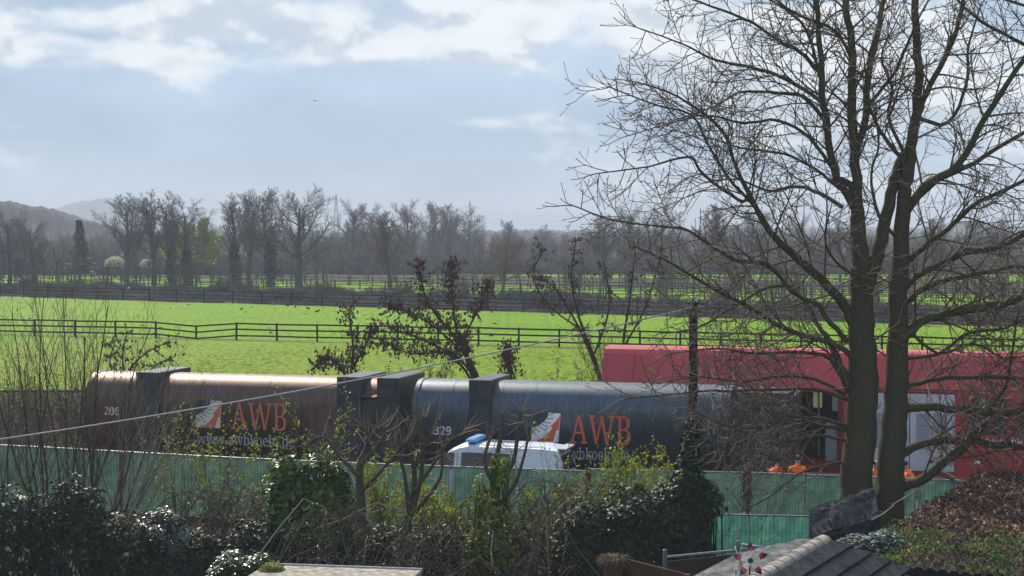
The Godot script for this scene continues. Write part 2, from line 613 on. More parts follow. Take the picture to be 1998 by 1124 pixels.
# ---------------------------------------------------------------- ground
func land() -> void:
	var st := Shape.new()
	var ds := [3.0, 20, 40, 60, 66, 69, 72, 75, 78, 81, 84, 100, 130, 180, 260, 400, 700, 1500, 4000, 12000]
	var W := 9000.0
	for i in ds.size() - 1:
		var cc: Array[Color] = []
		for d in [ds[i], ds[i + 1]]:
			var c := Color(0.085, 0.065, 0.045)
			if d > 65.0: c = Color(0.14, 0.115, 0.07)
			if d > 76.0: c = Color(0.10, 0.13, 0.035)
			if d > 120.0: c = Color(0.10, 0.10, 0.065)
			if d > 350.0: c = Color(0.05, 0.065, 0.035)
			cc.append(c)
		var b := st.v.size()
		for e in 2:
			var d: float = ds[i + e]
			st.col = cc[e]
			for s in [-1.0, 1.0]:
				st.put(Vector3(s * W, gh(d), -d), Vector3.UP, Vector2.ZERO)
		st.ix.append_array(PackedInt32Array([b, b + 2, b + 1, b + 1, b + 2, b + 3]))
	struct("terrain", st, M.terrain)
	var nz := FastNoiseLite.new()
	nz.seed = 21
	nz.frequency = 0.03
	nz.fractal_octaves = 4
	var strips := [["meadow", -1.0, 0.0], ["far_meadow", 41.0, 80.0], ["far_meadow", 125.0, 175.0]]
	for sp in strips:
		var m := Shape.new()
		var nx := 130
		var nd := 130 if sp[1] < 0.0 else 6
		for j in nd + 1:
			for i in nx + 1:
				var x := lerpf(-150.0, 110.0, float(i) / nx)
				var d0: float = 79.0 if sp[1] < 0.0 else edge(x) + sp[1]
				var d1: float = edge(x) + sp[2] + nz.get_noise_1d(x * 6.0) * (1.2 if sp[1] < 0.0 else 5.0)
				var d := lerpf(d0, d1, float(j) / nd)
				var w := nz.get_noise_2d(x, d) * 0.5 + nz.get_noise_2d(x * 3.0 + 90.0, d * 5.0) * 0.5
				var c := Color(0.176, 0.305, 0.006)
				var near := 1.0 - smoothstep(103.0 - x * 0.12, 106.0 - x * 0.12, d)
				c = c.lerp(Color(0.185, 0.272, 0.009), near)
				c = c.lerp(Color(0.17, 0.17, 0.045), clampf(w * (0.8 + near * 0.2), 0.0, 0.5))
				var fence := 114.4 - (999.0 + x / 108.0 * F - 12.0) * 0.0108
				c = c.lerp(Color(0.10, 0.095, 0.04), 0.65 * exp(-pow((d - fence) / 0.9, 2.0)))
				m.col = c * (1.0 + w * 0.34)
				m.put(Vector3(x, gh(d) + 0.006 + nz.get_noise_2d(x * 2.0, d * 2.0) * 0.05 + 0.06, -d), Vector3.UP, Vector2(x, d))
		for j in nd:
			for i in nx:
				var a := j * (nx + 1) + i
				m.ix.append_array(PackedInt32Array([a, a + nx + 1, a + 1, a + 1, a + nx + 1, a + nx + 2]))
		struct(sp[0], m, M.meadow)
	# tufts that give the paddock its rough surface
	var tuft := Shape.new()
	for k in 9:
		tuft.col = Color(0.178, 0.312, 0.004).lerp(Color(0.23, 0.24, 0.03), R() * R())
		var a := R(0, TAU)
		var d := Vector3(cos(a) * R(0.2, 0.8), 1, sin(a) * R(0.2, 0.8)).normalized()
		tuft.leaf(Vector3(R(-0.08, 0.08), 0, R(-0.08, 0.08)), d, d.cross(Vector3(-sin(a), 0, cos(a))).normalized(), R(0.06, 0.17), 0.022)
	var me := tuft.mesh()
	var xf: Array[Transform3D] = []
	for k in 42000:
		var d := 80.0 + 110.0 * pow(R(), 1.4)
		var x := R(-0.335, 0.335) * d
		if d > edge(x):
			continue
		var s := R(0.5, 1.0) * (0.9 if d < 106.0 else 0.75)
		xf.append(Transform3D(Basis(Vector3.UP, R(0, TAU)).scaled(Vector3.ONE * s), Vector3(x, gh(d) + 0.02, -d)))
	scatter("grass", me, M.blade, xf)


# ---------------------------------------------------------------- growing things
# one bare tree standing at the origin; trunk, limbs, twigs go to three shapes
func sprout(sh: Array, p: Vector3, d: Vector3, l: float, r: float, lv: int, cfg: Dictionary) -> void:
	var st: Shape = sh[mini(lv, sh.size() - 1)]
	var segs: int = cfg.segs[lv]
	var pts := PackedVector3Array([p])
	var rad := PackedFloat32Array([r])
	var tip: float = cfg.tip[lv]
	var q := p
	for i in segs:
		d = (d + ball_dir() * cfg.wob[lv] + Vector3.UP * cfg.up[lv]).normalized()
		q += d * (l / segs)
		pts.append(q)
		rad.append(maxf(lerpf(r, r * tip, float(i + 1) / segs), cfg.get("min", 0.004)))
	st.tube(pts, rad, cfg.sides[lv])
	if cfg.has("leaf") and lv >= cfg.leaf_from:
		var ls: Shape = cfg.leaf
		for k in cfg.leaf_n:
			var t := R(0.2, 1.0) * segs
			var b := int(minf(t, segs - 0.01))
			var o := pts[b].lerp(pts[b + 1], t - b)
			ls.col = cfg.leaf_a.lerp(cfg.leaf_b, R())
			var ld: Vector3 = (ball_dir() + cfg.leaf_dir).normalized()
			ls.leaf(o, ld, ld.cross(ball_dir()).normalized(), R(0.6, 1.2) * cfg.leaf_l, R(0.6, 1.1) * cfg.leaf_w)
	if lv >= cfg.n.size():
		return
	var cnt: int = cfg.n[lv]
	var ph := R(0, TAU)
	for k in cnt:
		var t: float = lerpf(cfg.from[lv], 1.0, (k + R(0.1, 0.9)) / cnt)
		var f := t * segs
		var b := int(minf(f, segs - 0.01))
		var o := pts[b].lerp(pts[b + 1], f - b)
		var tg := (pts[b + 1] - pts[b]).normalized()
		var sd := tg.cross(Vector3.RIGHT if absf(tg.x) < 0.8 else Vector3.UP).normalized().rotated(tg, ph + k * GOLD + R(-0.4, 0.4))
		var an: float = deg_to_rad(cfg.ang[lv] * R(0.75, 1.25)) * (1.0 - cfg.get("close", 0.35) * t * (1.0 if lv == 0 else 0.3))
		var cd := (tg * cos(an) + sd * sin(an)).normalized()
		var cl: float = l * cfg.ratio[lv] * R(0.75, 1.2) * (1.0 - cfg.taper[lv] * t)
		sprout(sh, o, cd, cl, minf(lerpf(r, r * tip, t) * cfg.thin[lv], r), lv + 1, cfg)

func tree_cfg(h: float, kind: String) -> Dictionary:
	var c := {"segs": [8, 6, 4, 3], "sides": [7, 4, 3, 3], "wob": [0.07, 0.16, 0.22, 0.25], "up": [0.05, 0.10, 0.06, 0.05], "tip": [0.25, 0.3, 0.4, 0.6],
		"n": [16, 13, 12], "from": [0.30, 0.22, 0.12], "ang": [54, 46, 48], "ratio": [0.56, 0.42, 0.46], "taper": [0.50, 0.3, 0.2], "thin": [0.55, 0.5, 0.6]}
	c.min = 0.016
	c.close = 0.12
	if kind == "slim":
		c.n = [16, 11, 11]; c.from = [0.35, 0.2, 0.1]; c.ang = [42, 42, 46]; c.ratio = [0.42, 0.42, 0.46]
	elif kind == "wide":
		c.n = [15, 15, 13]; c.from = [0.26, 0.22, 0.1]; c.ang = [58, 44, 46]; c.ratio = [0.62, 0.40, 0.42]; c.up = [0.02, 0.12, 0.06, 0.05]; c.tip = [0.2, 0.25, 0.4, 0.6]
	elif kind == "dense":
		c.n = [16, 13, 13]; c.from = [0.22, 0.12, 0.05]; c.ang = [50, 42, 44]; c.ratio = [0.52, 0.44, 0.46]
	elif kind == "round":
		c.n = [12, 13, 13]; c.from = [0.22, 0.15, 0.05]; c.ang = [66, 46, 50]; c.ratio = [0.70, 0.42, 0.44]; c.up = [0.0, 0.03, 0.03, 0.02]
	elif kind == "wood":
		c.min = 0.03
		c.segs = [5, 4, 3]; c.sides = [4, 3, 3]; c.n = [18, 18]; c.from = [0.25, 0.1]; c.ang = [48, 46]; c.ratio = [0.42, 0.40]; c.taper = [0.4, 0.2]
	return c

func grow_tree(h: float, kind: String, hue: Color, th := 1.0) -> Array:
	var c := tree_cfg(h, kind)
	var a := Shape.new()
	var b := Shape.new()
	var t := Shape.new()
	a.col = hue * 0.8
	b.col = hue
	t.col = hue * 1.15
	sprout([a, b, b, t] if kind != "wood" else [a, b, t], Vector3(0, -0.2, 0), Vector3.UP, h * 0.78, h * 0.028 * th, 0, c)
	# twigs never thinner than the eye of the lens can gather
	return [a.mesh(), b.mesh(), t.mesh()]

func plant_tree(called: String, g: Array, label: String, where: Vector3, turn: float, sc: float, group := "", m: Material = null) -> Node3D:
	var t := thing(called, label, "tree", where, turn, group)
	var reach: float = maxf(g[2].get_aabb().end.y, g[1].get_aabb().end.y)
	t.scale = Vector3(1.1, 1.0, 1.1) * (sc / reach)
	for i in 3:
		var o := same(["trunk", "branches", "twigs"][i], g[i], m if m else M.far_bark, t, Transform3D.IDENTITY)
		if i > 0:
			stuff(o)
	return t

func ivy_trunk(h: float, r: float, cnt: int, dark: Color) -> Shape:
	var s := Shape.new()
	for k in cnt:
		var y := h * pow(R(), 0.9)
		var a := R(0, TAU)
		var rr := r * (1.15 - 0.5 * y / h) * R(0.5, 1.25)
		var o := Vector3(cos(a), 0, sin(a))
		s.col = dark * R(0.7, 1.3)
		var d := (Vector3.DOWN * 0.5 + ball_dir()).normalized()
		s.leaf(Vector3(0, y, 0) + o * rr, d, (o + ball_dir() * 0.5).normalized(), R(0.18, 0.35), R(0.15, 0.28))
	return s

func far_country() -> void:
	rng.seed = 101
	var hue := Color(0.125, 0.112, 0.104)
	var G := {
		"broad": grow_tree(12.5, "broad", hue), "broad2": grow_tree(12.5, "broad", hue), "slim": grow_tree(12.5, "slim", hue), "slim2": grow_tree(12.5, "slim", hue),
		"wide": grow_tree(13.0, "wide", hue, 1.25), "dense": grow_tree(10.0, "dense", hue * Color(1.05, 0.9, 0.85)), "round": grow_tree(8.0, "round", Color(0.16, 0.115, 0.07)), "tuft": grow_tree(12.0, "dense", hue * 1.2)}
	# x in the photograph, depth, height, kind, what sets it apart, ivy
	var list := [
		[18, 215, 10.5, "broad", "dark bare tree at the far left end of the paddock tree line", 0], [66, 222, 9.6, "wide", "crooked bare tree beside the leftmost tree of the far paddock line", 0],
		[247, 222, 12.6, "broad2", "broad round-crowned bare tree left of the white blossom bushes", 0], [300, 226, 13.0, "slim", "slender bare tree just left of the two ivy-clad trunks", 0],
		[334, 226, 12.7, "slim2", "ivy-clad bare tree left of the yellow-green tree", 5.0], [363, 224, 12.3, "broad", "ivy-clad bare tree in front of the yellow-green tree", 5.0],
		[457, 224, 12.5, "slim", "ivy-wrapped bare tree right of the yellow-green tree, first of its clump", 5.5], [484, 222, 12.9, "slim2", "thin forked bare tree between two ivy-wrapped trunks", 0],
		[528, 218, 13.2, "broad2", "tall bare tree with the thickest ivy column, beside the largest far tree", 7.0], [583, 206, 13.3, "wide", "largest far bare tree with wide spreading forked limbs", 0],
		[690, 300, 13.2, "tuft", "pale bare tree right of the left pylon, edge of the wood", 0], [722, 330, 13.0, "broad", "pale bare tree behind the dense brownish tree", 0],
		[760, 208, 10.0, "dense", "dense brownish bare tree standing before the pale treetops", 0], [795, 340, 14.0, "tuft", "tall pale bare tree above the dense brownish tree", 0],
		[842, 340, 13.8, "broad2", "pale bare treetop midway along the centre wood", 0], [878, 345, 13.2, "tuft", "pale bare treetop left of the right pylon", 0], [915, 350, 12.6, "broad", "open bare tree standing before the right pylon", 0],
		[980, 188, 7.3, "round", "small golden-brown rounded tree by the far rails", 0], [996, 420, 10.5, "dense", "lone rounded treetop on the far ridge above the golden-brown tree", 0], [1062, 420, 9.5, "broad", "low bare tree on the far ridge right of the lone rounded treetop", 0],
		[1178, 230, 10.0, "broad2", "bare far tree beyond the left branch tips of the big tree", 0], [1230, 240, 11.5, "tuft", "far bare tree seen above the utility pole's cable end", 0], [1290, 236, 11.8, "broad", "far bare tree just left of the utility pole top", 0],
		[1385, 250, 11.6, "dense", "far bare tree just right of the utility pole top", 0], [1460, 250, 11.0, "broad2", "far bare tree behind the longest left limb of the big tree", 0], [1560, 260, 10.2, "tuft", "far bare tree left of the big tree's two trunks", 0],
		[1640, 240, 9.2, "broad", "far bare tree hidden behind the left trunk of the big tree", 0], [1830, 230, 9.4, "dense", "far bare tree just right of the big tree's right trunk", 0], [1960, 215, 9.0, "broad2", "far bare tree at the right end of the paddock tree line", 0]]
	for a in list:
		var t := plant_tree("bare_tree", G[a[3]], a[4], spot(a[0], a[1]), R(0, TAU), a[2], "bare trees beyond the paddock")
		if a[5] > 0:
			stuff(obj("ivy", ivy_trunk(a[5], 0.62, 700, Color(0.022, 0.034, 0.018)), M.leaf, t))
	# the yellow-green tree, the blossom bushes and the conifer among them
	var lf := Shape.new()
	var c := tree_cfg(9.0, "round")
	c.merge({"leaf": lf, "leaf_from": 2, "leaf_n": 5, "leaf_a": Color(0.27, 0.32, 0.03), "leaf_b": Color(0.40, 0.40, 0.05), "leaf_dir": Vector3(0, 0.1, 0), "leaf_l": 0.34, "leaf_w": 0.24})
	var sh := [Shape.new(), Shape.new(), Shape.new()]
	for s in sh: s.col = hue
	sprout([sh[0], sh[1], sh[1], sh[2]], Vector3.ZERO, Vector3.UP, 7.4, 0.2, 0, c)
	var yg := thing("budding_tree", "yellow-green budding tree behind the ivy-clad trunks", "tree", spot(384, 244))
	obj("trunk", sh[0], M.far_bark, yg)
	stuff(obj("branches", sh[1], M.far_bark, yg)); stuff(obj("twigs", sh[2], M.far_bark, yg)); stuff(obj("foliage", lf, M.leaf, yg))
	for b in [[224, 262, 3.5, 1.7, "larger white-blossoming bush left of the broad bare tree trunk"], [286, 262, 3.0, 1.25, "smaller white-blossoming bush right of the broad bare tree trunk"]]:
		var fl := Shape.new()
		var br := Shape.new()
		br.col = hue
		for k in 14:
			br.tube(PackedVector3Array([Vector3.ZERO, Vector3(R(-1, 1), b[2] * 0.5, R(-1, 1)), Vector3(R(-1.3, 1.3) * b[3] * 0.6, b[2] * R(0.75, 1.0), R(-1, 1))]), PackedFloat32Array([0.07, 0.05, 0.02]), 4)
		for k in 1500:
			var d := ball_dir()
			d.y = absf(d.y) * 1.1 - 0.25
			fl.col = Color(0.52, 0.48, 0.36).lerp(Color(0.62, 0.58, 0.46), R())
			fl.leaf(Vector3(0, b[2] * 0.62, 0) + d * Vector3(b[3], b[2] * 0.42, b[3]) * R(0.55, 1.0), ball_dir(), ball_dir(), 0.24, 0.2)
		var o := thing("blossom_bush", b[4], "bush", spot(b[0], b[1]), 0.0, "white blossom bushes beyond the paddock")
		obj("stems", br, M.far_bark, o)
		stuff(obj("blossom", fl, M.leaf, o))
	var fir := Shape.new()
	for k in 2600:
		var y := pow(R(), 1.25)
		var a := R(0, TAU)
		var rr := (1.0 - y) * 2.3 * sqrt(R(0.1, 1.0)) * (0.55 + 0.45 * sin(y * 23.0 + a * 1.5)) * R(0.6, 1.3)
		fir.col = Color(0.022, 0.034, 0.022) * R(0.7, 1.3)
		var o := Vector3(cos(a), -0.25, sin(a))
		fir.leaf(Vector3(cos(a) * rr, 1.0 + y * 8.0, sin(a) * rr), o.normalized(), (Vector3.UP + ball_dir() * 0.5).normalized(), 0.6, 0.16)
	var ft := thing("conifer", "dark ivy-hung conifer left of the white blossom bushes", "tree", spot(155, 250))
	var ftr := Shape.new(); ftr.col = hue
	ftr.tube(PackedVector3Array([Vector3.ZERO, Vector3(0, 9, 0)]), PackedFloat32Array([0.2, 0.03]), 6)
	obj("trunk", ftr, M.far_bark, ft)
	stuff(obj("needles", fir, M.leaf, ft))
	# the wood behind, one mass of instanced trees
	var wood := [grow_tree(11.0, "wood", hue * 1.05), grow_tree(11.0, "wood", hue * 0.95), grow_tree(11.0, "wood", hue * Color(1.15, 1.0, 0.85))]
	for w in 3:
		var joined := ArrayMesh.new()
		for me in wood[w]:
			joined.add_surface_from_arrays(Mesh.PRIMITIVE_TRIANGLES, me.surface_get_arrays(0))
		var xf: Array[Transform3D] = []
		for k in 330:
			var d := R(290, 520)
			var px := R(-150, 2150)
			if d < 300 and R() < 0.6:
				continue
			var p := spot(px, d)
			var s := R(0.40, 0.70) * (0.85 + d / 2600.0)
			xf.append(Transform3D(Basis(Vector3.UP, R(0, TAU)).scaled(Vector3(s * 1.1, s, s * 1.1)), p))
		for k in 330:      # trees standing on the wooded hill at the left
			var px := R(-380, 240)
			var cr := lerpf(lerpf(375, 395, clampf((px + 380) / 400.0, 0, 1)), 440.0, smoothstep(10, 240, px))
			var p := at(px, cr + 5.0 + R(0, 1) * R(0, 46), 800.0 - R(0, 60))
			var s := R(0.35, 0.6)
			p.y -= 4.2
			xf.append(Transform3D(Basis(Vector3.UP, R(0, TAU)).scaled(Vector3(s * 1.5, s, s * 1.5)), p))
		for k in 420:      # the low far ridge of trees
			var d := R(900, 1500)
			var p := spot(R(-200, 2200), d)
			xf.append(Transform3D(Basis(Vector3.UP, R(0, TAU)).scaled(Vector3(1.8, R(0.62, 0.95), 1.8)), p))
		var o := scatter("distant_wood", joined, M.far_bark, xf)
		tag(o, ["grey bare wood stretching behind the paddock trees", "darker bare trees making up the far wood", "brownish bare trees mixed through the far wood"][w], "wood")
	# wooded hill on the left and a blue hill far behind
	hill([[-400, 372], [-150, 380], [0, 393], [60, 401], [110, 411], [150, 424], [200, 441], [300, 458]], 830.0, "wooded_hill", Color(0.045, 0.046, 0.046), 2.0)
	hill([[90, 458], [140, 430], [165, 405], [195, 391], [225, 392], [250, 400], [300, 420], [380, 440], [520, 452], [700, 458]], 3000.0, "blue_hill", Color(0.06, 0.07, 0.05), 10.0)
	hill([[820, 459], [940, 449], [1100, 452], [1200, 450], [1500, 446], [1800, 444], [2100, 440], [2500, 436]], 1900.0, "far_ridge", Color(0.055, 0.06, 0.045), 4.0)
	# thin saplings and scrub along the verge
	var sap := Shape.new()
	sap.col = hue * 0.8
	for k in 4:
		var p := Vector3(R(-1.6, 1.6), 0, R(-1, 1))
		var lean := Vector3(R(-0.4, 0.4), 0, 0)
		var hh := R(2.2, 4.4)
		sap.tube(PackedVector3Array([p, p + Vector3(0, hh * 0.5, 0) + lean * 0.4, p + Vector3(0, hh, 0) + lean]), PackedFloat32Array([0.06, 0.045, 0.015]), 4)
		for j in 16:
			var q := p + Vector3(0, hh * R(0.35, 1.0), 0) + lean * 0.5
			var e := q + Vector3(R(-0.8, 0.8), R(0.2, 0.9), R(-0.8, 0.8))
			sap.tube(PackedVector3Array([q, q.lerp(e, 0.5) + ball_dir() * 0.06, e]), PackedFloat32Array([0.025, 0.018, 0.01]), 3)
	var sx: Array[Transform3D] = []
	for k in 150:
		var px := R(-60, 2060)
		var x := (px - 999.0) / F * 200.0
		var d := edge(x) + R(18, 100)
		sx.append(Transform3D(Basis(Vector3.UP, R(0, TAU)).scaled(Vector3.ONE * R(0.7, 1.3)), spot(px, d)))
	scatter("saplings", sap.mesh(), M.far_bark, sx)
	names["saplings"] = 1
	var bush := Shape.new()
	for k in 90:
		bush.col = Color(0.085, 0.084, 0.082) * R(0.7, 1.4)
		var a := R(0, TAU)
		var p := Vector3(R(-0.8, 0.8), -0.1, R(-0.8, 0.8))
		var e := p + Vector3(cos(a) * R(0.2, 1.0), R(0.3, 1.15), sin(a) * R(0.2, 1.0))
		var e2 := e + Vector3(cos(a) * 0.4, R(-0.5, 0.2), sin(a) * 0.4)
		bush.tube(PackedVector3Array([p, e, e2]), PackedFloat32Array([0.03, 0.025, 0.012]), 3)
	for k in 90:
		bush.col = Color(0.07, 0.078, 0.05) * R(0.6, 1.4)
		bush.leaf(Vector3(R(-1.1, 1.1), R(0.0, 0.9), R(-1, 1)), ball_dir(), ball_dir(), 0.2, 0.14)
	var bm := bush.mesh()
	var bx: Array[Transform3D] = []
	for k in 2100:
		var x := R(-80, 65)
		var d := edge(x) + R(2.5, 27.0)
		var rise := 0.28 if d < edge(x) + 8.0 else 0.5 + 0.35 * sin(x * 0.35) * sin(x * 0.13 + 1.0)
		if R() < 0.07 and d > edge(x) + 14.0: rise = R(0.9, 1.7)
		bx.append(Transform3D(Basis(Vector3.UP, R(0, TAU)).scaled(Vector3(1, rise * R(0.7, 1.5), 1)), Vector3(x, -0.05, -d)))
	for k in 900:
		var px := R(-80, 2080)
		var d := R(285, 340)
		bx.append(Transform3D(Basis(Vector3.UP, R(0, TAU)).scaled(Vector3(2.2, R(1.2, 2.6), 2.2)), spot(px, d)))
	scatter("verge_undergrowth", bm, M.far_bark, bx)
	# rail fences
	near_fence()
	for f in [[1.5, 1.25, "dark three-rail fence along the far edge of the paddock"], [42.0, 1.3, "far rail fence at the front of the distant green strip"], [60.0, 1.3, "far rail fence across the middle of the distant green strip"], [128.0, 1.4, "farthest rail fence in front of the wood"]]:
		var t := thing("rail_fence", f[2], "fence", Vector3.ZERO, 0.0, "timber paddock fences")
		var pp := Shape.new()
		var rr := Shape.new()
		var last := Vector3.INF
		for k in 52:
			var x := -95.0 + k * 3.2
			var p := Vector3(x, 0, -(edge(x) + f[0]))
			pp.box(p + Vector3(0, f[1] * 0.5, 0), Vector3(0.13, f[1] + 0.15, 0.13))
			if last != Vector3.INF:
				for y in [0.42, 0.8, 1.16]:
					var a := last + Vector3(0, y, 0.08)
					var b := p + Vector3(0, y, 0.08)
					var dd := (b - a)
					rr.box((a + b) * 0.5, Vector3(dd.length(), 0.08, 0.04), Basis(Vector3.UP, atan2(-dd.z, dd.x)))
			last = p
		stuff(obj("posts", pp, M.rail, t)); stuff(obj("rails", rr, M.rail, t))
	pylon(656, 900.0, 27.5, "left lattice pylon rising behind the largest far bare tree")
	pylon(917, 980.0, 25.5, "right lattice pylon rising behind the centre treetops")
	var wt := thing("power_line", "thin overhead power lines running right from the right pylon", "power line")
	for k in 3:
		var a := at(917 + [-22, 22, 14][k], [424, 415, 434][k], 980.0)
		var b := at(2300, [424, 418, 432][k] + 30, 1300.0)
		var w := Shape.new()
		var pts := PackedVector3Array()
		var rad := PackedFloat32Array()
		for i in 25:
			var u := i / 24.0
			pts.append(a.lerp(b, u) + Vector3.DOWN * (4.0 * u * (1.0 - u)) * 3.0)
			rad.append(0.045)
		w.tube(pts, rad, 4)
		obj("wire", w, M.wire, wt)
	for b in [[1882, 1920, 433, 640.0, 5, 4, "grey flat-roofed apartment block far behind the big tree's right limbs"], [1404, 1442, 441, 700.0, 5, 4, "grey apartment block far behind the big tree's left limbs"]]:
		var p0 := at(b[0], b[2], b[3])
		var p1 := at(b[1], b[2], b[3])
		var w := p1.x - p0.x
		var h := p0.y
		var o := thing("apartment_block", b[6], "building", Vector3((p0.x + p1.x) / 2, 0, p0.z), 0.0, "far apartment blocks")
		var s := Shape.new()
		s.box(Vector3(0, h / 2, -5), Vector3(w, h, 10))
		obj("wall", s, M.mason, o)
		s = Shape.new(); s.box(Vector3(0, h + 0.2, -5), Vector3(w + 0.6, 0.4, 10.6)); obj("roof", s, M.dark_grey, o)
		var ws := Shape.new(); ws.box(Vector3.ZERO, Vector3(1.2, 1.3, 0.12)); var wm := ws.mesh()
		for i in b[4]:
			for j in b[5]:
				same("window", wm, M.glass_dark, o, Transform3D(Basis.IDENTITY, Vector3((i + 0.5) / b[4] * w - w / 2, h - 1.8 - j * 2.9, 0.03)))

func hill(pr: Array, d: float, called: String, c: Color, bump: float) -> void:
	var st := Shape.new()
	st.col = c
	var g: Array = []
	var nx := 160
	var nz := FastNoiseLite.new()
	nz.seed = hash(called)
	nz.frequency = 0.35
	nz.fractal_octaves = 3
	for j in 7:
		for i in nx + 1:
			var px: float = lerpf(pr[0][0], pr[-1][0], float(i) / nx)
			var k := 0
			while k < pr.size() - 2 and px > pr[k + 1][0]:
				k += 1
			var u: float = (px - pr[k][0]) / (pr[k + 1][0] - pr[k][0])
			var py := lerpf(pr[k][1], pr[k + 1][1], smoothstep(0.0, 1.0, u) * 0.5 + u * 0.5)
			var top := at(px, py, d)
			var f: float = [0.0, 0.35, 0.7, 0.92, 1.0, 0.8, 0.0][j]
			top.y = maxf(top.y, 0.0) * f + (nz.get_noise_2d(i, j * 3.0) * bump * sqrt(f) if j != 0 and j != 6 else -2.0)
			top.z -= (j - 4) * d * 0.045
			g.append(top)
	st.sheet(g, nx + 1, Vector3.UP)
	struct(called, st, M.far_bark)

func pylon(px: float, d: float, h: float, label: String) -> void:
	var t := thing("lattice_pylon", label, "pylon", spot(px, d), 0.3, "lattice pylons")
	var s := Shape.new()
	var w0 := 2.6
	for k in 4:
		var a := PI / 4 + k * PI / 2
		s.rod(Vector3(cos(a), 0, sin(a)) * w0, Vector3(cos(a) * 0.25, h, sin(a) * 0.25), 0.12, 4)
		for j in 9:
			var f0 := 1.0 - j / 9.5
			var f1 := 1.0 - (j + 1) / 9.5
			var a2 := a + PI / 2
			s.rod(Vector3(cos(a) * w0 * f0, h * j / 9.5, sin(a) * w0 * f0), Vector3(cos(a2) * w0 * f1, h * (j + 1) / 9.5, sin(a2) * w0 * f1), 0.07, 3)
	obj("tower", s, M.wire, t)
	for j in 2:
		var y := h * (0.68 if j == 0 else 0.86)
		var l := 6.5 if j == 0 else 4.5
		var x := Shape.new()
		for e in [-1.0, 1.0]:
			x.rod(Vector3(0, y, 0.3), Vector3(e * l, y + 0.2, 0), 0.09, 3)
			x.rod(Vector3(0, y + 1.2, 0), Vector3(e * l, y + 0.2, 0), 0.09, 3)
			x.rod(Vector3(e * l, y + 0.2, 0), Vector3(e * l, y - 1.2, 0), 0.12, 4)
		obj("crossarm", x, M.wire, t)

func near_fence() -> void:
	var t := thing("rail_fence", "nearer dark three-rail timber fence crossing the green paddock", "fence", Vector3.ZERO, 0.0, "timber paddock fences")
	var pts: Array[Vector3] = []
	var i := 0
	var x := -46.0
	while x < 46.0:
		var px := 999.0 + x / 108.0 * F
		var d := 114.4 - (px - 12.0) * 0.0108
		var p := Vector3(x * d / 108.0, 0, -d)
		p.y = 0.0 + rng.randf_range(-0.015, 0.015)
		pts.append(p)
		x += 2.58
		i += 1
	var low := -1
	for k in pts.size():
		if absf(999.0 + pts[k].x / -pts[k].z * F - 382.0) < 38.0:
			low = k
	if low >= 0:
		pts[low].y = -0.22
	for k in pts.size():
		var s := Shape.new()
		s.bevel(pts[k] + Vector3(0, 0.56, 0), Vector3(0.12, 1.3, 0.12), 0.012, Basis(Vector3.FORWARD, R(-0.02, 0.02)))
		obj("post", s, M.rail, t)
		if k > 0:
			for y in [0.36, 0.76, 1.14]:
				var a := pts[k - 1] + Vector3(0, y + R(-0.015, 0.015), 0.083)
				var b := pts[k] + Vector3(0, y + R(-0.015, 0.015), 0.083)
				var dd := b - a
				var bs := Basis(Vector3.UP, atan2(-dd.z, dd.x)) * Basis(Vector3.BACK, asin(dd.y / dd.length()))
				var r := Shape.new()
				r.box((a + b) * 0.5, Vector3(dd.length() - 0.004, 0.10, 0.038), bs)
				obj("rail", r, M.rail, t)


# ---------------------------------------------------------------- railway
var AX := Vector3(cos(TH), 0, sin(TH))
var AWAY := Vector3(sin(TH), 0, -cos(TH))

# how far along the railway (metres) a photograph column lies, on the track's near face
func along(px: float, o: Vector3) -> float:
	var k := (px - 999.0) / F
	return (-k * o.z - o.x) / (AX.x + k * AX.z)

func arch(z0: float, z1: float, y0: float, y1: float, rx: float, ry: float) -> PackedVector2Array:
	# cross-section: x is across (towards us +), y up; upright sides and rounded shoulders
	var p := PackedVector2Array([Vector2(z0, y0), Vector2(z1, y0)])
	for k in 11:
		var a := PI / 2 * k / 10.0
		p.append(Vector2(z1 - rx + rx * cos(a), y1 - ry + ry * sin(a)))
	for k in 11:
		var a := PI / 2 * (1.0 - k / 10.0)
		p.append(Vector2(z0 + rx - rx * cos(a), y1 - ry + ry * sin(a)))
	return p

# the sweep runs along local X; the profile's x is local Z
func along_x(st: Shape, pr: PackedVector2Array, x0: float, x1: float, smooth := true) -> void:
	var b := Transform3D(Basis(Vector3(0, 0, 1), Vector3(0, 1, 0), Vector3(1, 0, 0)), Vector3.ZERO)
	st.extrude(pr, x0, x1, b, smooth)

func rect(z0: float, z1: float, y0: float, y1: float) -> PackedVector2Array:
	return PackedVector2Array([Vector2(z0, y0), Vector2(z1, y0), Vector2(z1, y1), Vector2(z0, y1)])

func words(txt: String, fnt: Array, m: Material, parent: Node, x0: float, x1: float, y0: float, y1: float, z: float, called := "lettering", slant := 0.0) -> void:
	var f := SystemFont.new()
	f.font_names = PackedStringArray([fnt[0]])
	if fnt.size() > 1:
		f.font_weight = fnt[1]
	var t := TextMesh.new()
	t.text = txt
	t.font = f
	t.font_size = 96
	t.pixel_size = 0.01
	t.depth = 0.01
	t.curve_step = 2.0
	var bb := t.get_aabb()
	var o := MeshInstance3D.new()
	o.mesh = t
	o.material_override = m
	o.name = called
	var sx := (x1 - x0) / bb.size.x
	var sy := (y1 - y0) / bb.size.y
	var b := Basis(Vector3(sx, 0, 0), Vector3(slant * sy, sy, 0), Vector3(0, 0, 1))
	o.transform = Transform3D(b, Vector3(x0 - bb.position.x * sx, y0 - bb.position.y * sy, z))
	parent.add_child(o, true)

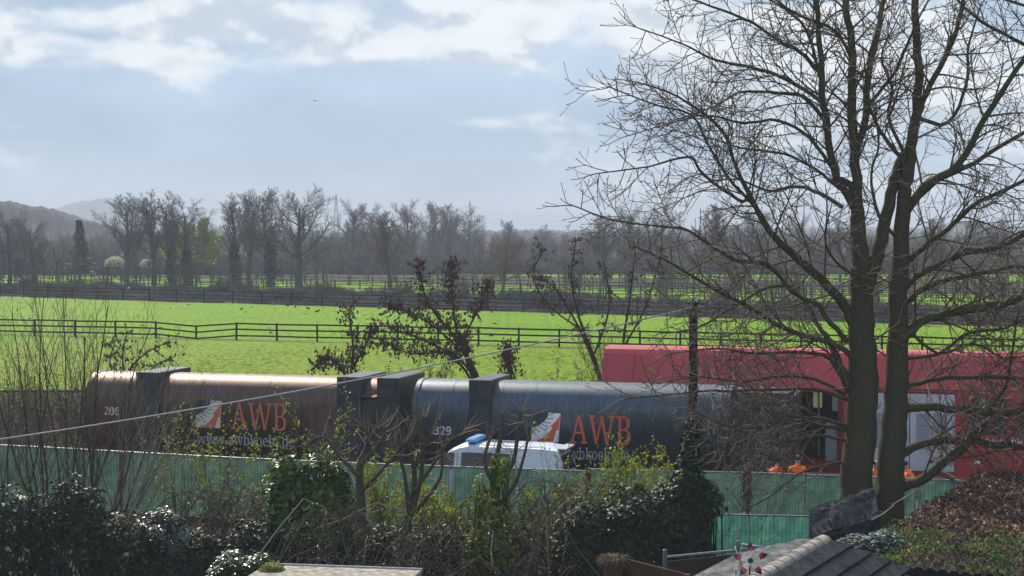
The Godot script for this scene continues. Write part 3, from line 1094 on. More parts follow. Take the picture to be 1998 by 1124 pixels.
func emblem(parent: Node, x: float, y: float, w: float, pale: Material, red: Material, z: float) -> void:
	var e := Node3D.new()
	e.name = "emblem"
	parent.add_child(e, true)
	var k := w / 410.0
	var f := func(list: Array) -> PackedVector2Array:
		var p := PackedVector2Array()
		for i in range(0, list.size(), 2):
			p.append(Vector2(x + (list[i] - 283.0) * k, y + (585.0 - list[i + 1]) * k))
		return p
	var part := func(called: String, list: Array, m: Material, zz: float) -> void:
		var s := Shape.new()
		s.extrude(f.call(list), z, zz)
		obj(called, s, m, e)
	part.call("dark_field", [315, 175, 535, 172, 520, 235, 470, 300, 400, 350, 300, 402, 298, 290], M.navy, z + 0.006)
	part.call("pale_sweep", [535, 172, 708, 178, 676, 585, 283, 577, 288, 405, 400, 350, 470, 300, 520, 235], pale, z + 0.008)
	part.call("red_arrow", [702, 205, 680, 420, 648, 415, 600, 580, 350, 577, 470, 520, 545, 450, 592, 378, 556, 368, 640, 290], red, z + 0.012)
	for q in [[536, 210, 615, 180], [505, 262, 605, 245], [470, 305, 565, 318], [432, 340, 530, 370], [385, 365, 472, 415], [335, 390, 410, 455], [290, 430, 345, 485]]:
		var a: PackedVector2Array = f.call(q)
		var s := Shape.new()
		var d: Vector2 = a[1] - a[0]
		s.box(Vector3((a[0].x + a[1].x) / 2, (a[0].y + a[1].y) / 2, z + 0.011), Vector3(d.length(), 10.0 * k, 0.008), Basis(Vector3.BACK, d.angle()))
		obj("tick", s, M.navy, e)

func container(label: String, s0: float, o: Vector3, dat: Dictionary) -> void:
	var base := o + AX * s0
	base.y = SITE
	var t := thing("waste_container", label, "container", base, -TH, "dark waste containers on the railway")
	var st := Shape.new()
	var l: float = dat.l
	along_x(st, arch(-2.5, 0.0, 0.95, 3.98, 1.02, 0.98), 0.0, l)
	obj("tank", st, dat.mat, t)
	st = Shape.new()      # end collar
	along_x(st, arch(-2.53, 0.03, 0.92, 4.01, 1.04, 1.0), 0.0 - 0.02, 0.14)
	obj("collar", st, dat.mat, t)
	for x in dat.seams:      # weld seams round the shell
		st = Shape.new()
		along_x(st, arch(-2.507, 0.007, 0.95, 3.987, 1.025, 0.985), x, x + 0.035)
		obj("weld_seam", st, dat.mat, t)
	for k in 5:              # hinge lugs along the lower edge
		st = Shape.new()
		st.bevel(Vector3(0.8 + k * (l - 1.6) / 4.0, 1.22, 0.04), Vector3(0.22, 0.16, 0.09), 0.015)
		obj("lug", st, M.slate, t)
	for r in dat.ribs:
		st = Shape.new()
		st.bevel(Vector3((r[0] + r[1]) / 2, 2.49, -1.25), Vector3(r[1] - r[0], 3.2, 2.72), 0.025)
		obj("band_frame", st, M.slate, t)
	for q in dat.rails:
		st = Shape.new()
		st.box(Vector3(l / 2, q, 0.03), Vector3(l, 0.10, 0.06))
		obj("side_rail", st, M.slate, t)
	words(dat.number, ["Droid Sans", 700], M.cream if dat.old else M.letter_grey, t, dat.nx[0], dat.nx[1], dat.ny, dat.ny + 0.31, 0.004, "number")
	words("AWB", ["Droid Serif"], M.rust_orange if dat.old else M.orange, t, dat.ax[0], dat.ax[1], dat.ay, dat.ay + 0.98, 0.004, "lettering")
	words("www.awbkoeln.de", ["Droid Serif"], M.dim_grey, t, dat.wx[0], dat.wx[1], dat.wy, dat.wy + 0.42, 0.004, "web_address")
	emblem(t, dat.ex, dat.ey, 1.0, M.cream if dat.old else M.white, M.rust_orange if dat.old else M.orange, 0.004)
	st = Shape.new()
	st.box(Vector3(l / 2, 0.78, -1.25), Vector3(l - 0.3, 0.26, 2.2))
	obj("underframe", st, M.dark_grey, t)
	for x in [1.4, 3.0, l - 3.0, l - 1.4]:
		for z in [-0.5, -2.0]:
			st = Shape.new()
			st.rod(Vector3(x, 0.36, z - 0.07), Vector3(x, 0.36, z + 0.07), 0.43, 18)
			obj("wheel", st, M.dark_grey, t)
	if dat.old:
		# tail gear between the last band and the press head
		st = Shape.new()
		st.box(Vector3(l - 0.30, 2.1, 0.01), Vector3(0.60, 2.2, 0.10))
		obj("end_panel", st, M.slate, t)
		st = Shape.new()
		st.quad(Vector3(l - 0.72, 3.42, 0.34), Vector3(l - 0.02, 3.42, 0.34), Vector3(l + 0.02, 3.46, -0.1), Vector3(l - 0.66, 3.46, -0.1), Vector3.UP)
		st.quad(Vector3(l - 0.72, 3.40, 0.34), Vector3(l - 0.02, 3.40, 0.34), Vector3(l + 0.02, 3.44, -0.1), Vector3(l - 0.66, 3.44, -0.1), Vector3.DOWN)
		obj("bent_plate", st, dat.mat, t)
		st = Shape.new()
		st.bevel(Vector3(l + 0.41, 2.45, -1.3), Vector3(0.82, 3.3, 3.0), 0.03)
		obj("press_head", st, M.slate, t)
		for y in [3.85, 3.4, 2.95]:
			st = Shape.new()
			st.box(Vector3(l + 0.38, y, 0.225), Vector3(0.62, 0.07, 0.05))
			obj("step", st, M.dark_grey, t)
		st = Shape.new()
		st.box(Vector3(l + 0.80, 2.3, 0.22), Vector3(0.07, 2.9, 0.045))
		obj("corner_post", st, M.dark_grey, t)
		st = Shape.new()
		st.box(Vector3(dat.ribs[1][0] - 0.55, 1.95, 0.006), Vector3(1.1, 2.0, 0.016))
		obj("rust_panel", st, M.rust, t)
	else:
		# plain square tail with upright joints
		var x0: float = l
		for k in 4:
			st = Shape.new()
			st.bevel(Vector3(x0 + 0.27 + k * 0.54, 2.35, -1.25), Vector3(0.52, 2.85, 2.46), 0.02)
			obj("tail_panel", st, [M.dark_grey, M.slate][k % 2], t)
		st = Shape.new()
		st.box(Vector3(x0 + 1.0, 3.84, -1.1), Vector3(2.0, 0.06, 2.1))
		obj("tail_roof", st, M.dark_grey, t)

func railway() -> void:
	rng.seed = 202
	var o := Vector3(-12.94, 0, -62.0)
	var bed := Shape.new()
	for k in 40:
		var a := o + AX * (-30.0 + k * 2.5)
		var b := a + AX * 2.5
		var y := SITE + 0.27
		bed.quad(a - AWAY * 3.0 + Vector3(0, y, 0), b - AWAY * 3.0 + Vector3(0, y, 0), b + AWAY * 9.0 + Vector3(0, y, 0), a + AWAY * 9.0 + Vector3(0, y, 0), Vector3.UP)
		bed.quad(a - AWAY * 3.6 + Vector3(0, SITE - 0.1, 0), b - AWAY * 3.6 + Vector3(0, SITE - 0.1, 0), b - AWAY * 3.0 + Vector3(0, y, 0), a - AWAY * 3.0 + Vector3(0, y, 0), -AWAY)
	struct("track_bed", bed, M.gravel)
	var s206 := along(165, o)
	var r := func(px: float, s0: float) -> float: return along(px, o) - s0
	container("brown-black rusty waste container numbered 206 at the left end of the train", s206, o, {
		"l": r.call(738, s206), "mat": M.tank_brown, "old": true, "ribs": [[r.call(266, s206), r.call(310, s206)], [r.call(658, s206), r.call(706, s206)]], "rails": [1.05],
		"seams": [0.95, 4.6, 7.2], "number": "206", "nx": [r.call(201, s206), r.call(231, s206)], "ny": 2.46, "ax": [r.call(449, s206), r.call(557, s206)], "ay": 2.08,
		"wx": [r.call(382, s206), r.call(572, s206)], "wy": 1.50, "ex": r.call(380, s206), "ey": 2.10})
	var s329 := along(805, o)
	container("blue-grey waste container numbered 329 behind the police van", s329, o, {
		"l": r.call(1425, s329), "mat": M.tank_blue, "old": false, "ribs": [[r.call(916, s329), r.call(958, s329)]], "rails": [1.05],
		"seams": [1.35, 4.35, 7.35, 9.6], "number": "329", "nx": [r.call(846, s329), r.call(880, s329)], "ny": 2.12, "ax": [r.call(1112, s329), r.call(1231, s329)], "ay": 1.98,
		"wx": [r.call(1040, s329), r.call(1228, s329)], "wy": 1.42, "ex": r.call(1037, s329), "ey": 2.0})
	red_train(o + AWAY * 4.4)

func red_train(o: Vector3) -> void:
	var s0 := along(1172, o)
	var base := o + AX * s0
	base.y = SITE + 0.35
	var t := thing("red_train", "long red railcar with white doors and open bay behind the containers", "train", base, -TH)
	var q := func(px: float) -> float: return along(px, o) - s0
	var x1: float = q.call(1533)
	var x2: float = q.call(1643)
	var x3 := 26.0
	var prof := PackedVector2Array([Vector2(-2.9, 0.3), Vector2(0, 0.3), Vector2(0.02, 1.2), Vector2(0, 3.30), Vector2(-0.06, 3.42), Vector2(-0.55, 4.40), Vector2(-0.68, 4.55), Vector2(-0.9, 4.62), Vector2(-2.0, 4.62), Vector2(-2.22, 4.55), Vector2(-2.35, 4.40), Vector2(-2.84, 3.42), Vector2(-2.9, 3.3)])
	var st := Shape.new()
	along_x(st, prof, 0.0, x1, false)
	obj("front_body", st, M.red, t)
	st = Shape.new()
	along_x(st, prof, x2, x3, false)
	obj("body", st, M.red, t)
	var rp := PackedVector2Array([Vector2(0.0, 3.2), Vector2(0, 3.30), Vector2(-0.06, 3.42), Vector2(-0.55, 4.40), Vector2(-0.68, 4.55), Vector2(-0.9, 4.62), Vector2(-2.0, 4.62), Vector2(-2.22, 4.55), Vector2(-2.35, 4.40), Vector2(-2.84, 3.42), Vector2(-2.9, 3.3), Vector2(-2.9, 3.2)])
	st = Shape.new()
	along_x(st, rp, x1, x2, false)
	obj("bay_roof", st, M.red, t)
	st = Shape.new()
	st.box(Vector3((x1 + x2) / 2, 0.52, -1.45), Vector3(x2 - x1, 0.44, 2.9))
	obj("sill", st, M.dark_red, t)
	# far wall of the bay with two window holes
	var wx := [x1, lerpf(x1, x2, 0.38), lerpf(x1, x2, 0.55), lerpf(x1, x2, 0.80), lerpf(x1, x2, 0.95), x2]
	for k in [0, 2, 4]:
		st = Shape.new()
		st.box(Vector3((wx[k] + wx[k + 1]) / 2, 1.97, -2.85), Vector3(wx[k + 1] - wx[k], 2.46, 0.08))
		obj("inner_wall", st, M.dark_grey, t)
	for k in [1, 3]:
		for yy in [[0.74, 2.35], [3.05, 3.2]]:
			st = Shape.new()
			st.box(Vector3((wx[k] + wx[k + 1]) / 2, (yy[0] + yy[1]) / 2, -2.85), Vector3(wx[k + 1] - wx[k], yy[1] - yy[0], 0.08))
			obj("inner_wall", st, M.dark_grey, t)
		st = Shape.new()
		st.box(Vector3((wx[k] + wx[k + 1]) / 2, 2.7, -2.85), Vector3(wx[k + 1] - wx[k], 0.7, 0.012))
		obj("window", st, M.pane, t)
	# what stands in the bay
	st = Shape.new(); st.bevel(Vector3(x1 + 0.8, 1.3, -1.6), Vector3(0.7, 1.1, 1.0), 0.04); obj("cabinet", st, M.dark_grey, t)
	st = Shape.new(); st.bevel(Vector3(x1 + 1.45, 1.15, -1.2), Vector3(0.4, 0.8, 0.6), 0.04); obj("cabinet", st, M.slate, t)
	st = Shape.new(); st.box(Vector3(x1 + 1.1, 2.1, -0.8), Vector3(0.5, 0.12, 0.12)); obj("bracket", st, M.light_steel, t)
	for k in 4:
		st = Shape.new()
		st.rod(Vector3(x1 + 0.35 + k * 0.42, 0.74, -0.5 - 0.2 * (k % 2)), Vector3(x1 + 0.3 + k * 0.42, 3.2, -0.6), 0.035, 8)
		obj("pipe", st, [M.steel, M.dark_grey][k % 2], t)
	st = Shape.new(); st.box(Vector3(lerpf(x1, x2, 0.83), 1.42, -0.10), Vector3(0.42, 1.36, 0.1)); obj("grey_panel", st, M.light_steel, t)
	st = Shape.new(); st.box(Vector3(lerpf(x1, x2, 0.90), 2.85, -0.10), Vector3(0.22, 0.66, 0.1)); obj("grey_panel", st, M.light_steel, t)
	st = Shape.new(); st.box(Vector3(x2 - 0.02, 1.95, 0.03), Vector3(0.16, 2.7, 0.06)); obj("door_post", st, M.dark_red, t)
	# white double door, with two grey panes in each leaf
	var d0: float = q.call(1690)
	var d1: float = q.call(1866)
	for k in 2:
		var a := lerpf(d0, d1, k * 0.5)
		var b := lerpf(d0, d1, k * 0.5 + 0.5)
		st = Shape.new()
		st.bevel(Vector3((a + b) / 2, 1.85, 0.045), Vector3(b - a - 0.025, 2.72, 0.07), 0.02)
		var door := obj("door", st, M.door_white, t)
		for j in 2:
			st = Shape.new()
			st.bevel(Vector3(a + (b - a) * (0.30 + j * 0.38), 1.90, 0.085), Vector3((b - a) * 0.30, 1.25, 0.02), 0.006)
			obj("pane", st, M.door_grey, door)
		st = Shape.new(); st.bevel(Vector3(a + (b - a) * 0.5, 0.85, 0.085), Vector3(0.12, 0.10, 0.03), 0.008); obj("handle", st, M.dark, door)
	st = Shape.new(); st.box(Vector3((d0 + d1) / 2, 3.26, 0.03), Vector3(d1 - d0 + 0.1, 0.05, 0.08)); obj("door_track", st, M.dark_red, t)
	# window with rounded corners
	var w0: float = q.call(1900)
	var w1: float = q.call(1967)
	for wi in 3:
		var off := wi * 2.6
		var rp2 := PackedVector2Array()
		for f in [[0.10, 0.0, -90.0], [0.10, 0.0, 0.0], [0.10, 0.0, 90.0], [0.10, 0.0, 180.0]]:
			for k in 5:
				var an := deg_to_rad(f[2] + k * 22.5)
				var cx := w1 - 0.1 if f[2] < 90.0 and f[2] > -91.0 else w0 + 0.1
				var cy := 3.02 if f[2] == 0.0 or f[2] == 90.0 else 1.95
				rp2.append(Vector2(off + cx + 0.1 * cos(an), cy + 0.1 * sin(an)))
		st = Shape.new(); st.extrude(rp2, 0.02, 0.05)
		var wn := obj("window", st, M.glass_dark, t)
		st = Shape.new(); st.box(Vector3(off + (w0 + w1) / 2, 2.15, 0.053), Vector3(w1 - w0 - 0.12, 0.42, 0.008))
		obj("painted_reflection", st, M.reflection_blue, wn)  # a blue reflection painted over the lower part of the glass
		st = Shape.new(); st.box(Vector3(off + (w0 + w1) / 2, 2.40, 0.056), Vector3(w1 - w0 - 0.04, 0.035, 0.014))
		obj("bar", st, M.dark, wn)
	st = Shape.new(); st.bevel(Vector3(q.call(1911), 0.88, 0.04), Vector3(0.26, 0.16, 0.04), 0.012)
	var pl := obj("plate", st, M.dark, t)
	st = Shape.new(); st.box(Vector3(q.call(1911), 0.88, 0.062), Vector3(0.19, 0.10, 0.008)); obj("face", st, M.white, pl)
	for k in 9:
		var x := 1.2 + k * 2.75
		if x > x1 - 0.1 and x < x2 + 0.2 or x > d0 - 0.1 and x < d1 + 0.1: continue
		st = Shape.new(); st.box(Vector3(x, 1.75, 0.012), Vector3(0.018, 2.9, 0.03)); obj("panel_joint", st, M.dark_red, t)
		st = Shape.new(); st.box(Vector3(x, 3.91, -0.305), Vector3(0.022, 1.06, 0.03), Basis(Vector3.RIGHT, -atan2(0.49, 0.98))); obj("roof_joint", st, M.dark_red, t)
	st = Shape.new(); st.box(Vector3((x2 + x3) / 2, 3.36, -0.01), Vector3(x3 - x2, 0.035, 0.05)); obj("rain_gutter", st, M.dark_red, t)
	# worn white marks below the window, read as strokes
	rng.seed = 5
	for k in 9:
		st = Shape.new()
		st.box(Vector3(q.call(1926 + k * 4.6), 1.60 + R(-0.04, 0.04), 0.026), Vector3(0.035, R(0.10, 0.2), 0.012), Basis(Vector3.BACK, R(-0.5, 0.5)))
		obj("worn_mark", st, M.white, t)
	for k in 4:
		st = Shape.new()
		st.box(Vector3(q.call(1979 + k * 6.0), 1.62, 0.026), Vector3(0.06, R(0.15, 0.34), 0.012), Basis(Vector3.BACK, R(-0.3, 0.3)))
		obj("worn_mark", st, M.white, t)
	for x in [2.0, 4.2, 17.0, 19.2]:
		for z in [-0.7, -2.2]:
			st = Shape.new()
			st.rod(Vector3(x, 0.36, z - 0.07), Vector3(x, 0.36, z + 0.07), 0.45, 18)
			obj("wheel", st, M.dark_grey, t)


# ---------------------------------------------------------------- site fence, van, people
func panel_at(t: Node3D, a: Vector3, b: Vector3, h: float, bars: bool) -> void:
	var d := b - a
	var l := Vector2(d.x, d.z).length()
	var fr := Shape.new()
	var e := d / d.length()
	var u := Vector3.UP
	fr.rod(a + u * h, b + u * h, 0.026, 8)
	fr.rod(a + e * 0.03, a + e * 0.03 + u * h, 0.021, 6)
	fr.rod(b - e * 0.03, b - e * 0.03 + u * h, 0.021, 6)
	fr.rod(a + u * 0.12, b + u * 0.12, 0.02, 6)
	obj("frame", fr, M.light_steel, t)
	var nrm := e.cross(u).normalized()
	if nrm.z < 0: nrm = -nrm
	var w := Shape.new()
	var cnt := 30
	for k in range(1, cnt):
		var p := a.lerp(b, float(k) / cnt) + nrm * 0.012
		w.rod(p + u * 0.12, p + u * h, 0.006, 3)
	for k in range(1, 4):
		w.rod(a + u * (h * k / 4.0) + nrm * 0.012, b + u * (h * k / 4.0) + nrm * 0.012, 0.004, 3)
	stuff(obj("wires", w, M.mesh_wire, t))
	var g: Array = []
	var cols := 30
	var ph := R(0, 9)
	for r in 11:
		for k in cols:
			var p := a.lerp(b, lerpf(0.012, 0.988, float(k) / (cols - 1)))
			var sag := sin(k * 0.9 + ph) * 0.022 * (1.0 if r == 0 else 0.3)
			var wv := sin(k * 0.55 + ph + r * 0.4) * 0.03 + sin(k * 1.7 + r * 1.1) * 0.012 + R(-0.006, 0.006)
			g.append(p + u * (0.06 + (h - 0.09) * (1.0 - r / 10.0) + sag) - nrm * (0.035 + wv))
	var s := Shape.new()
	s.sheet(g, cols, nrm)
	obj("netting", s, M.tarp if bars else M.tarp_sunlit, t)
	for q in [a, b]:
		var ft := Shape.new()
		ft.bevel(q + Vector3(0, 0.06, 0), Vector3(0.24, 0.14, 0.68), 0.02)
		if bars: obj("foot", ft, M.mason, t)

func site() -> void:
	rng.seed = 303
	var tops := [[-130, 864], [82, 874], [240, 883], [445, 894], [640, 903], [880, 912], [1146, 921], [1152, 917], [1452, 924], [1466, 924], [1655, 931], [1790, 936], [2010, 945]]
	var what := ["first green-netted fence panel from the left edge", "green-netted fence panel before the left bare shrub's right stems", "green-netted fence panel below container number 206", "green-netted fence panel behind the tall laurel", "green-netted fence panel below the left container's tail",
		"green-netted fence panel standing before the white van", "", "wide green-netted fence panel behind the ivy-clad utility pole", "", "green-netted fence panel before the orange-clad workers", "green-netted fence panel behind the two trunks", "green-netted fence panel behind the corrugated roof"]
	for i in tops.size() - 1:
		if what[i] == "":
			continue
		var pt: Array[Vector3] = []
		for k in 2:
			var py: float = tops[i + k][1]
			var d := 7.2 * F / (py - 455.0)
			var p := at(tops[i + k][0], py, d)
			p.y = SITE
			pt.append(p)
		pt[1] -= (pt[1] - pt[0]).normalized() * 0.03
		var t := thing("fence_panel", what[i], "fence", Vector3.ZERO, 0.0, "green-netted site fence panels")
		panel_at(t, pt[0], pt[1], 2.0, true)
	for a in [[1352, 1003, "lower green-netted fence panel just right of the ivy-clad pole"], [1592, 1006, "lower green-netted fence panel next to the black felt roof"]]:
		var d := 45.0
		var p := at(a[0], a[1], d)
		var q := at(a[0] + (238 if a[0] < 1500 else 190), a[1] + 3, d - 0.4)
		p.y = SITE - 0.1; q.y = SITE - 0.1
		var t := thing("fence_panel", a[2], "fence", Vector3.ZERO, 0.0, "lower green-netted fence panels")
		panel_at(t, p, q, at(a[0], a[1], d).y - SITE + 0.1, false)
	for a in [[236, 883, 55.0, 0.11, "brown timber post at the fence joint left, below container 206"], [1147, 918, 50.6, 0.12, "short dark timber post at the fence joint right of the van"], [1459, 930, 49.4, 0.10, "narrow timber post between two fence panels near the workers"]]:
		var p := at(a[0], a[1], a[2])
		var s := Shape.new()
		s.bevel(Vector3(0, (p.y - SITE) / 2 - 0.05, 0), Vector3(a[3], p.y - SITE + 0.1, a[3]), 0.012)
		var o := obj("timber_post", s, M.wood)
		o.position = Vector3(p.x, SITE, p.z)
		tag(o, a[4], "post", "timber posts by the site fence")
	van()
	people()

func van() -> void:
	var p := at(1098, 900, 55.4)
	p.y = SITE + 0.17
	var t := thing("police_van", "white van with a blue roof light bar behind the green fence", "van", p, -TH)
	t.scale.x = 1.07
	# x runs to the tail (0) from the nose (-5), profile in x,y
	var pr := [[0.0, 0.35], [0.05, 1.0], [-0.02, 1.35], [-0.16, 1.80], [-0.26, 1.90], [-0.7, 1.945], [-2.2, 1.965], [-3.2, 1.95], [-3.45, 1.90], [-3.75, 1.74], [-4.35, 1.18], [-4.75, 1.06], [-4.98, 0.85], [-5.0, 0.35]]
	var g: Array = []
	for r in pr.size():
		for k in 9:
			var u := -1.0 + k * 0.25
			var w: float = 0.95 - 0.17 * smoothstep(1.0, 1.95, pr[r][1])
			var drop := 0.07 * pow(absf(u), 6.0) * smoothstep(1.2, 1.9, pr[r][1])
			g.append(Vector3(pr[r][0] * (1.0 - 0.02 * u * u), pr[r][1] - drop, -0.95 + u * w))
	var st := Shape.new()
	st.sheet(g, 9, Vector3.UP)
	for side in [0, 8]:      # the two flanks
		var mid := Vector3(-2.4, 0.9, g[side].z)
		for r in pr.size():
			var a: Vector3 = g[r * 9 + side]
			var b: Vector3 = g[((r + 1) % pr.size()) * 9 + side]
			st.tri(mid, a, b, Vector3(0, 0, 1 if side == 8 else -1))
	obj("body", st, M.van, t)
	var flank := func(y: float) -> float: return -0.95 + 0.95 - 0.17 * smoothstep(1.0, 1.95, y) + 0.012
	var win := func(called: String, pts: Array, m: Material) -> void:
		var s := Shape.new()
		var c := Vector3.ZERO
		var vs: Array[Vector3] = []
		for i in range(0, pts.size(), 2):
			var v := Vector3(pts[i], pts[i + 1], flank.call(pts[i + 1]))
			vs.append(v)
			c += v
		c /= vs.size()
		for i in vs.size():
			s.tri(c, vs[i], vs[(i + 1) % vs.size()], Vector3(0, 0, 1))
			var o := (vs[i] + vs[(i + 1) % vs.size()]) * 0.5 - c
			s.quad(vs[i], vs[(i + 1) % vs.size()], vs[(i + 1) % vs.size()] - Vector3(0, 0, 0.04), vs[i] - Vector3(0, 0, 0.04), o)
		obj(called, s, m, t)
	win.call("side_window", [-3.28, 1.14, -1.72, 1.14, -1.72, 1.66, -1.78, 1.70, -3.24, 1.70, -3.28, 1.66], M.glass_dark)
	win.call("door_window", [-4.22, 1.14, -3.52, 1.14, -3.52, 1.68, -3.72, 1.66, -3.95, 1.45], M.glass_dark)
	win.call("side_panel", [-1.60, 1.14, -0.22, 1.14, -0.28, 1.55, -0.40, 1.68, -1.60, 1.70], M.van)
	var s := Shape.new()
	s.quad(Vector3(-4.32, 1.24, -1.7), Vector3(-4.32, 1.24, -0.2), Vector3(-3.80, 1.73, -0.28), Vector3(-3.80, 1.73, -1.62), Vector3(-1, 1, 0))
	obj("windscreen", s, M.glass_dark, t)
	s = Shape.new()
	s.quad(Vector3(0.045, 1.12, -1.72), Vector3(0.045, 1.12, -0.16), Vector3(-0.10, 1.66, -0.24), Vector3(-0.10, 1.66, -1.66), Vector3(1, 0.2, 0))
	s.quad(Vector3(0.015, 1.10, -1.72), Vector3(0.015, 1.10, -0.16), Vector3(0.045, 1.12, -0.16), Vector3(0.045, 1.12, -1.72), Vector3(0, -1, 0))
	obj("rear_window", s, M.glass_dark, t)
	s = Shape.new()
	s.bevel(Vector3(-0.10, 1.895, -0.95), Vector3(0.26, 0.03, 1.46), 0.012, Basis(Vector3.BACK, -0.12))
	obj("spoiler", s, M.van, t)
	s = Shape.new()
	s.bevel(Vector3(-0.07, 1.865, -0.95), Vector3(0.26, 0.028, 1.44), 0.006, Basis(Vector3.BACK, -0.12))
	obj("spoiler_seal", s, M.rubber, t)
	s = Shape.new()
	s.bevel(Vector3(-3.02, 2.075, -0.95), Vector3(0.36, 0.15, 1.36), 0.06)
	var lb := obj("light_bar", s, M.lightbar, t)
	for z in [-0.45, -1.45]:
		s = Shape.new(); s.box(Vector3(-3.02, 1.965, z), Vector3(0.22, 0.06, 0.08)); obj("bracket", s, M.rubber, lb)
	for z in [-0.30, -1.60]:
		s = Shape.new(); s.rod(Vector3(-2.7, 1.955, z), Vector3(-0.6, 1.935, z), 0.014, 6); obj("roof_rail", s, M.van, t)
	s = Shape.new(); s.bevel(Vector3(-4.0, 1.22, 0.10), Vector3(0.12, 0.22, 0.18), 0.03); obj("mirror", s, M.rubber, t)
	for x in [-3.40, -1.68, -0.19]:
		s = Shape.new(); s.box(Vector3(x, 1.15, 0.002), Vector3(0.014, 1.1, 0.012), Basis(Vector3.RIGHT, -0.10)); obj("door_gap", s, M.rubber, t)
	for x in [-0.95, -4.0]:
		for z in [-0.1, -1.8]:
			s = Shape.new(); s.rod(Vector3(x, 0.33, z - 0.1), Vector3(x, 0.33, z + 0.1), 0.33, 20)
			var wh := obj("wheel", s, M.rubber, t)
			s = Shape.new(); s.rod(Vector3(x, 0.33, z - 0.105), Vector3(x, 0.33, z + 0.105), 0.2, 14); obj("rim", s, M.steel, wh)
	for x in [0.02]:
		for z in [-0.12, -1.78]:
			s = Shape.new(); s.bevel(Vector3(x, 0.95, z), Vector3(0.06, 0.5, 0.1), 0.015); obj("tail_light", s, M.dark_red, t)

# a body as one surface: tapered limbs joined by a smooth minimum, meshed as surface nets
func body(bones: Array, cell: float, tint: Callable) -> Shape:
	var lo := Vector3.ONE * 99.0
	var hi := -lo
	for b in bones:
		for k in 2:
			lo = lo.min(b[k] - Vector3.ONE * (b[2 + k] + cell * 3.0))
			hi = hi.max(b[k] + Vector3.ONE * (b[2 + k] + cell * 3.0))
	var nx := int((hi.x - lo.x) / cell) + 1
	var ny := int((hi.y - lo.y) / cell) + 1
	var nz := int((hi.z - lo.z) / cell) + 1
	var f := PackedFloat32Array()
	f.resize(nx * ny * nz)
	f.fill(1.0)
	for b in bones:      # each bone only touches the cells near it
		var a: Vector3 = b[0]
		var e: Vector3 = b[1]
		var r0: float = b[2]
		var r1: float = b[3]
		var sq: Vector3 = b[4] if b.size() > 4 else Vector3.ONE
		var m := Vector3.ONE * (maxf(r0, r1) * 1.6 + cell * 3.0 + 0.06)
		var i0 := ((a.min(e) - m - lo) / cell).floor().max(Vector3.ZERO)
		var i1 := ((a.max(e) + m - lo) / cell).ceil().min(Vector3(nx - 1, ny - 1, nz - 1))
		var ae := e - a
		var ll := maxf(ae.length_squared(), 1e-6)
		for z in range(int(i0.z), int(i1.z) + 1):
			for y in range(int(i0.y), int(i1.y) + 1):
				for x in range(int(i0.x), int(i1.x) + 1):
					var p := lo + Vector3(x, y, z) * cell
					var t := clampf((p - a).dot(ae) / ll, 0.0, 1.0)
					var d := ((p - a - ae * t) / sq).length() - lerpf(r0, r1, t)
					var i := (z * ny + y) * nx + x
					var h := clampf(0.5 + 0.5 * (f[i] - d) / 0.045, 0.0, 1.0)
					f[i] = lerpf(f[i], d, h) - 0.045 * h * (1.0 - h)
	var at_cell := {}
	var s := Shape.new()
	for z in nz - 1:
		for y in ny - 1:
			for x in nx - 1:
				var neg := 0
				var sum := Vector3.ZERO
				var cnt := 0
				var vals := []
				for k in 8:
					var q := f[((z + (k >> 2)) * ny + y + ((k >> 1) & 1)) * nx + x + (k & 1)]
					vals.append(q)
					if q < 0.0: neg += 1
				if neg == 0 or neg == 8:
					continue
				for k in 8:
					for ax in 3:
						if k & (1 << ax): continue
						var a: float = vals[k]
						var b: float = vals[k | (1 << ax)]
						if (a < 0.0) != (b < 0.0):
							var o := Vector3(k & 1, (k >> 1) & 1, k >> 2)
							o[ax] += a / (a - b)
							sum += o
							cnt += 1
				var p := lo + (Vector3(x, y, z) + sum / cnt) * cell
				var g := Vector3(vals[1] + vals[3] + vals[5] + vals[7] - vals[0] - vals[2] - vals[4] - vals[6], vals[2] + vals[3] + vals[6] + vals[7] - vals[0] - vals[1] - vals[4] - vals[5], vals[4] + vals[5] + vals[6] + vals[7] - vals[0] - vals[1] - vals[2] - vals[3]).normalized()
				s.col = tint.call(p)
				at_cell[(z * ny + y) * nx + x] = s.put(p, g, Vector2.ZERO)
	var off := [1, nx, nx * ny]
	for i in at_cell:
		for ax in 3:
			var j: int = i + off[ax]
			if j >= f.size() or (f[i] < 0.0) == (f[j] < 0.0):
				continue
			var u: int = off[(ax + 1) % 3]
			var w: int = off[(ax + 2) % 3]
			if not (at_cell.has(i - u) and at_cell.has(i - w) and at_cell.has(i - u - w)):
				continue
			var q := [at_cell[i], at_cell[i - u], at_cell[i - u - w], at_cell[i - w]]
			var g := (s.v[q[1]] - s.v[q[0]]).cross(s.v[q[2]] - s.v[q[0]])
			if g.dot(s.n[q[0]] + s.n[q[2]]) < 0.0:
				s.ix.append_array(PackedInt32Array([q[0], q[1], q[2], q[0], q[2], q[3]]))
			else:
				s.ix.append_array(PackedInt32Array([q[0], q[2], q[1], q[0], q[3], q[2]]))
	return s

